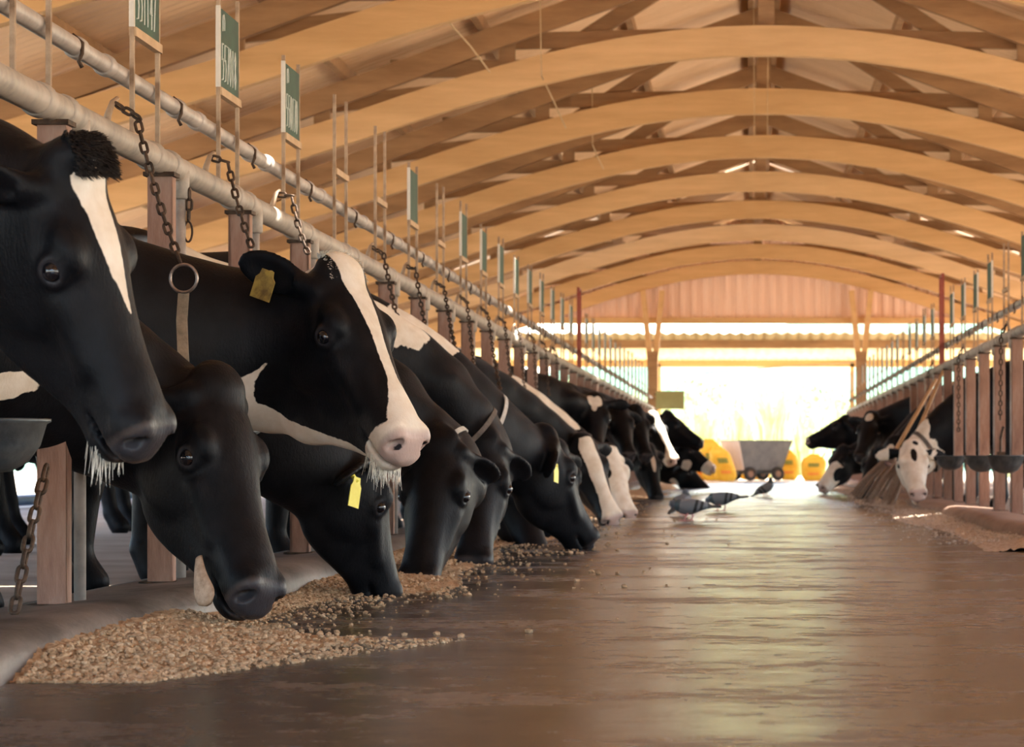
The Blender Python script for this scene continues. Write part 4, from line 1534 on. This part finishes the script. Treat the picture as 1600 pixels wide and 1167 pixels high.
def crumbs(sgn, n, y0, y1, name, label, smin_, smax_, spread, pw):
    r = np.random.default_rng(5 + n)
    bm = bmesh.new()
    bmesh.ops.create_icosphere(bm, subdivisions=1, radius=1)
    bv = np.array([v.co[:] for v in bm.verts])
    bf = np.array([[v.index for v in f.verts] for f in bm.faces])
    bm.free()
    V, Fq = [], []
    for i in range(n):
        y = y0 + (y1 - y0) * r.random()**pw
        e = 1.40 - abs(r.normal()) * spread
        if sgn < 0 and y < 6.2: e = 1.40 - r.random() * (.25 + .5 * max(0, (y - 5.0) / 1.2)) ** 1
        if e < .1 or (sgn < 0 and 6.5 < y < 8.2 and e < 1.28 and r.random() < .72): continue
        s = smin_ + (smax_ - smin_) * r.random()**2.5
        h = feed_h(e, y, sgn)
        k = bv * (1 + .5 * (r.random((len(bv), 1)) - .5)) * np.array([1, 1 + .6 * r.random(), .75]) * s
        a = r.random() * 6.28
        c, q = math.cos(a), math.sin(a)
        k = np.stack([k[:, 0] * c - k[:, 1] * q, k[:, 0] * q + k[:, 1] * c, k[:, 2]], 1)
        Fq.append(bf + len(V) * len(bv))
        V.append(k + np.array([sgn * e, y, h + s * .45]))
    V = np.concatenate(V); Fq = np.concatenate(Fq)
    me = bpy.data.meshes.new(name)
    me.from_pydata(V.tolist(), [], Fq.tolist())
    me.materials.append(M['feed'] if sgn < 0 else M['feedp'])
    o = link(name, me)
    return tag(o, label, 'feed', kind='stuff')


crumbs(-1, 6500, 5.0, 8.6, 'feed_crumbs', 'coarse feed crumbs scattered at the near end of the left kerb', .0022, .0078, .17, 1.5)
crumbs(-1, 5200, 7.5, 24, 'feed_crumbs', 'fine feed crumbs scattered beside the left kerb under the eating cows', .0025, .008, .22, 1.3)
crumbs(-1, 420, 5.6, 20, 'feed_crumbs', 'loose feed lumps strewn over the damp alley floor', .004, .012, .50, 1.3)
crumbs(1, 2600, 13, 34, 'feed_crumbs', 'fine feed crumbs scattered beside the right kerb', .003, .011, .22, 1.2)


# ------------------------------------------------------------------ pigeons
def pigeon_mat():
    m, nt, b = mat_base('pigeon_feather')
    at = nt.nodes.new('ShaderNodeAttribute'); at.attribute_name = 'tint'
    nt.links.new(at.outputs['Color'], b.inputs['Base Color'])
    b.inputs['Roughness'].default_value = .55
    return m


M['pigeon'] = pigeon_mat()
M['pinkleg'] = mat_noise('pink_bird_leg', (.45, .16, .16), (.55, .22, .2), 60, .6)
M['beak'] = mat_noise('dark_beak', (.06, .05, .05), (.1, .09, .09), 60, .5)


def pigeon(x, y, rz, label, head, tilt, S=1.0):
    f = Field(np.arange(-.26, .24, .005), np.arange(-.09, .09, .005), np.arange(.0, .34, .005))
    ct, st = math.cos(tilt), math.sin(tilt)
    A = np.array([[ct, 0, st], [0, 1, 0], [-st, 0, ct]])
    c = np.array((0, 0, .112))
    f.ell(c, A, (.105, .060, .062), .02)
    f.ell(c + A[0] * -.09 + A[2] * .006, A, (.09, .045, .035), .03)
    tl = c - A[0] * .14
    f.ell(tl - A[0] * .055 + A[2] * .0, A, (.09, .032, .012), .015)
    for s in (-1, 1):
        f.ell(c + A[0] * -.03 + A[1] * .046 * s + A[2] * .012, A, (.115, .018, .045), .008)
    hd = c + np.array(head)
    nb = c + A[0] * .075 + A[2] * .015
    f.cone(nb, hd, .044, .024, .02)
    f.ell(hd, np.eye(3), (.030, .026, .028), .006)
    V, Q = f.mesh(1)
    me = mesh_from('pigeon', V * S, Q, M['pigeon'])
    L = (V - c) @ A.T
    col = np.tile(np.array([.16, .175, .20, 1.0]), (len(V), 1))
    neckm = (np.linalg.norm(V - hd, axis=1) < .075) & (L[:, 0] > .04)
    col[neckm, :3] = (.05, .075, .085)
    hm = np.linalg.norm(V - hd, axis=1) < .034
    col[hm, :3] = (.085, .10, .125)
    col[L[:, 0] < -.15, :3] = (.05, .053, .06)
    for b0 in (-.055, -.10):
        bar = (np.abs(L[:, 0] + .25 * L[:, 2] - b0) < .012) & (np.abs(V[:, 1]) > .03) & (L[:, 0] < 0)
        col[bar, :3] = (.015, .016, .02)
    at = me.color_attributes.new('tint', 'FLOAT_COLOR', 'POINT')
    at.data.foreach_set('color', col.astype(np.float32).ravel())
    o = link('pigeon', me, None, None, (x, y, 0))
    o.rotation_euler = (0, 0, rz)
    tag(o, label, 'pigeon', 'pigeons on the alley floor')
    fd = np.array((head[0], 0, min(head[2], .02))); fd /= np.linalg.norm(fd)
    fd = np.array((.9, 0, -.35))
    MB().tube([tuple((hd + fd * .022) * S), tuple((hd + fd * .036) * S)], [.009 * S, .003 * S], 6).build('beak', M['beak'], o)
    for s in (-1, 1):
        dx = .025 * s
        mb = MB().tube([(dx * .3 - .01, .022 * s, .075 * S), (dx - .012, .024 * s, .04 * S), (dx, .025 * s, .008)], [.010, .006, .0045], 6)
        for a in (-.5, 0, .5): mb.tube([(dx, .025 * s, .006), (dx + .035 * math.cos(a), .025 * s + .035 * math.sin(a), .004)], [.004, .0025], 5)
        mb.tube([(dx, .025 * s, .006), (dx - .02, .025 * s, .004)], [.004, .0025], 5)
        mb.build('leg', M['pinkleg'], o)
    return o


def gx(px, d): return (px - VPX) * d / F_PX


pigeon(gx(1075, 17.8), 17.8, math.pi + .1, 'grey pigeon with black wing bars stepping forward, nearest of the pigeons', (.118, 0, .022), .0, .88)
pigeon(gx(1066, 19.6), 19.6, 1.15, 'dark pigeon looking back behind the nearest pigeon', (.07, 0, .085), .35, .88)
pigeon(gx(1126, 21.2), 21.2, math.pi - .1, 'grey pigeon pecking with its tail to the right', (.112, 0, -.012), -.08, .88)
pigeon(gx(1197, 28.9), 28.9, .3, 'upright pigeon alone in the middle of the alley', (.06, 0, .115), .5, .85)


# ------------------------------------------------------------------ brooms
def broom(a, b, label, seed, spread_dir):
    """a: foot of the bristles, b: top of the handle"""
    a, b = Vector(a), Vector(b)
    t = thing('broom', label, 'broom', a, 0, 'brooms leaning on the right rail')
    d = (b - a)
    L = d.length
    d.normalize()
    k = a + d * .42
    MB().tube([k - d * .12 - a, k + d * .3 - a, b - a], [.017, .017, .014], 10).build('handle', M['handle'], t, smooth=True)
    r = random.Random(seed)
    sd = Vector(spread_dir).normalized()
    sd = (sd - d * sd.dot(d)).normalized()
    e = d.cross(sd)
    mb = MB()
    for i in range(90):
        u, v = r.uniform(-1, 1), r.uniform(-1, 1)
        top = k + sd * u * .032 + e * v * .022 + d * r.uniform(0, .14)
        foot = a + sd * (u * .12 + .05) + e * v * .05 + d * r.uniform(0, .06) + Vector((0, 0, .0))
        if foot.z < .004: foot.z = .004
        mid = top.lerp(foot, .5) + sd * u * .012 + Vector((0, 0, .01))
        mb.tube([top - a, mid - a, foot - a], [.0045, .004, .0025], 4, caps=False)
    mb.build('bristles', M['bristle'], t)
    bd = MB()
    for q in (.02, .09, .16):
        bd.tube([k + d * (q - .02) - a, k + d * (q + .02) - a], [.043 - q * .1, .04 - q * .1], 12)
    bd.build('binding', M['binding'], t, smooth=True)


broom(W(1350, 789, 23.5), W(1463, 592, 23.2), 'long broom with spread brown bristles leaning on the right rail', 3, (-1, .1, .2))
broom(W(1384, 791, 23.1), W(1476, 575, 22.7), 'second bamboo broom, standing upright beside the spread broom', 4, (-.6, .1, .2))


# ------------------------------------------------------------------ cart and sacks beyond the alley
def cart():
    t = thing('feed_cart', 'grey steel feed cart with pale end panel at the far end of the alley', 'cart', (W(1182, 752, 49.0).x, 49.0, 0), math.radians(28))
    lx, ly, z0, z1 = .40, .27, .20, .74
    tx, ty = .56, .38
    B = [(-lx, -ly, z0), (lx, -ly, z0), (lx, ly, z0), (-lx, ly, z0)]
    T = [(-tx, -ty, z1), (tx, -ty, z1), (tx, ty, z1), (-tx, ty, z1)]
    o = MB().add(B + T, [(0, 1, 2, 3), (0, 1, 5, 4), (1, 2, 6, 5), (2, 3, 7, 6)]).build('tub', M['cart'], t)
    m = o.modifiers.new('thick', 'SOLIDIFY'); m.thickness = .012
    o = MB().add([B[0], B[3], T[3], T[0]], [(0, 1, 2, 3)]).build('end_panel', M['cartend'], t)
    m = o.modifiers.new('thick', 'SOLIDIFY'); m.thickness = .014
    rim = MB().tube(T, .014, 8, closed=True)
    rim.build('rim', M['cart'], t)
    MB().box(-.4, .4, -.03, .03, .14, .20).box(-.32, -.26, -.3, .3, .12, .16).box(.26, .32, -.3, .3, .12, .16).build('frame', M['cart'], t)
    for x in (-.29, .29):
        for y in (-.30, .30):
            mb = MB()
            vs, fs = [], []
            prof = [(.06, -.03), (.11, -.035), (.13, -.02), (.13, .02), (.11, .035), (.06, .03)]
            for rr, a in prof:
                for k in range(20):
                    c = 2 * math.pi * k / 20
                    vs.append((x + rr * math.cos(c), y + a, .13 + rr * math.sin(c)))
            for i in range(6):
                for k in range(20):
                    fs.append((i * 20 + k, i * 20 + (k + 1) % 20, ((i + 1) % 6) * 20 + (k + 1) % 20, ((i + 1) % 6) * 20 + k))
            w_ = mb.add(vs, fs).build('wheel', M['tyre'], t, smooth=True)
            MB().tube([(x, y - .028, .13), (x, y + .028, .13)], .065, 16).build('hub', M['hub'], w_)


cart()


def sack(px, d, h, w, lean, label, seed, rz=0.0, prints=True):
    r = np.random.default_rng(seed)
    t = thing('feed_sack', label, 'sack', (gx(px, d), d, 0), rz, 'yellow feed sacks at the far end')
    n, m = 24, 18
    vs, fs = [], []
    ph = r.uniform(0, 6, 4)
    for i in range(m + 1):
        q = i / m
        z = h * q
        s = (1 - (2 * q - .92)**4 * .55) if q < .86 else (1 - .55 * ((q - .86) / .14)) * .72
        a = w / 2 * s; b = w * .30 * (s if q < .86 else s * .45)
        for k in range(n):
            c = 2 * math.pi * k / n
            cx, sx = math.cos(c), math.sin(c)
            e = 2 / 3.0
            x = a * math.copysign(abs(cx)**e, cx) * (1 + .04 * math.sin(7 * q + ph[0] + 2 * c))
            y = b * math.copysign(abs(sx)**e, sx) * (1 + .07 * math.sin(9 * q + ph[1] + 3 * c))
            vs.append((x + lean * z, y, z))
    for i in range(m):
        for k in range(n):
            fs.append((i * n + k, i * n + (k + 1) % n, (i + 1) * n + (k + 1) % n, (i + 1) * n + k))
    fs += [tuple(range(n)), tuple(range(m * n, m * n + n))]
    MB().add(vs, fs).build('bag', M['sack'], t, smooth=True)
    if prints:
        for (z0, z1, mk) in ((.52, .66, 'sackprint'), (.22, .30, 'sackred')):
            vs, fs = [], []
            for j in range(5):
                z = h * (z0 + (z1 - z0) * j / 4)
                for k in range(9):
                    u = -.55 + 1.1 * k / 8
                    s = 1 - (2 * z / h - .92)**4 * .55
                    vs.append((w / 2 * s * u * .8 + lean * z, -w * .30 * s * (1.06 - .12 * u * u) - .012, z))
            for j in range(4):
                for k in range(8): fs.append((j * 9 + k, j * 9 + k + 1, (j + 1) * 9 + k + 1, (j + 1) * 9 + k))
            MB().add(vs, fs).build('print', M[mk], t)


sack(1100, 49.3, .55, .48, .05, 'yellow feed sack partly behind the stooping cow, left of the cart', 1)
sack(1116, 48.6, .78, .44, -.12, 'tall yellow feed sack leaning left, beside the other sacks left of the cart', 2)
sack(1136, 48.1, .64, .42, -.28, 'yellow feed sack slumped against its neighbours, next to the cart', 3, .2)
sack(1062, 48.8, .40, .46, 0, 'low yellow feed sack glimpsed under the cows on the left', 4)
sack(1233, 50.1, .58, .40, -.06, 'yellow feed sack standing just right of the cart', 5)
sack(1270, 48.7, .50, .46, .05, 'yellow feed sack in front of the right row of cows', 6)
sack(1178, 50.6, .22, .62, 0, 'flat yellow feed sack lying behind the cart wheels', 7, 0, False)

# ------------------------------------------------------------------ small things
# hanging cords between the trusses
for i, (pts, lab) in enumerate([([(697, 30, 17.6), (735, 72, 18.3), (765, 112, 19)], 'cobwebbed cord hanging from the roof, leftmost of the cords'),
                                ([(846, 118, 21), (866, 160, 22), (884, 200, 23)], 'cobwebbed cord hanging from the roof, second from the left'),
                                ([(926, 226, 25), (934, 246, 25.6), (943, 264, 26.2)], 'short cobwebbed cord hanging from the roof, left of the middle'),
                                ([(1177, -40, 21.3), (1178, 60, 21.8), (1179, 212, 22.2)], 'thin straight wire hanging in the middle of the barn, left of a pair'),
                                ([(1203, -40, 21.3), (1200, 60, 21.8), (1199, 210, 22.2)], 'thin straight wire hanging in the middle of the barn, right of a pair')]):
    P = [W(*p_) for p_ in pts]
    # tie the upper end to the roof above it
    P[0] = Vector((P[0].x, P[0].y, P[0].z))
    top = Vector((P[0].x, P[0].y - .15, roof_h(P[0].x) - .02))
    tag(MB().tube([top] + P, .006 if i < 3 else .003, 6).build('hanging_cord', M['rope']), lab, 'cord', 'cords hanging from the roof')

tag(MB().box(-.25, .25, -.01, .01, -.16, .16).build('notice_board', M['olive'], None, W(1047, 625, 46.2)), 'small olive notice board beside the left column of the far opening', 'board')
MB().tube([(-.28, .02, .1), (.0, .02, .1)], .01, 6).build('bracket', M['rust'], bpy.data.objects['notice_board'])
tag(MB().tube([W(1030, 588, 46.3), W(1115, 582, 48), W(1200, 574, 50), W(1338, 566, 53)], .012, 6).build('cable', M['wire']), 'dark cable sagging across the far opening', 'cable')
tag(MB().tube([(-6.3, 8, .06), (-6.2, 20, .07), (-6.25, 34, .06)], .05, 10).build('water_pipe', M['blue'], smooth=True), 'blue water pipe lying on the ground behind the left cows', 'pipe')
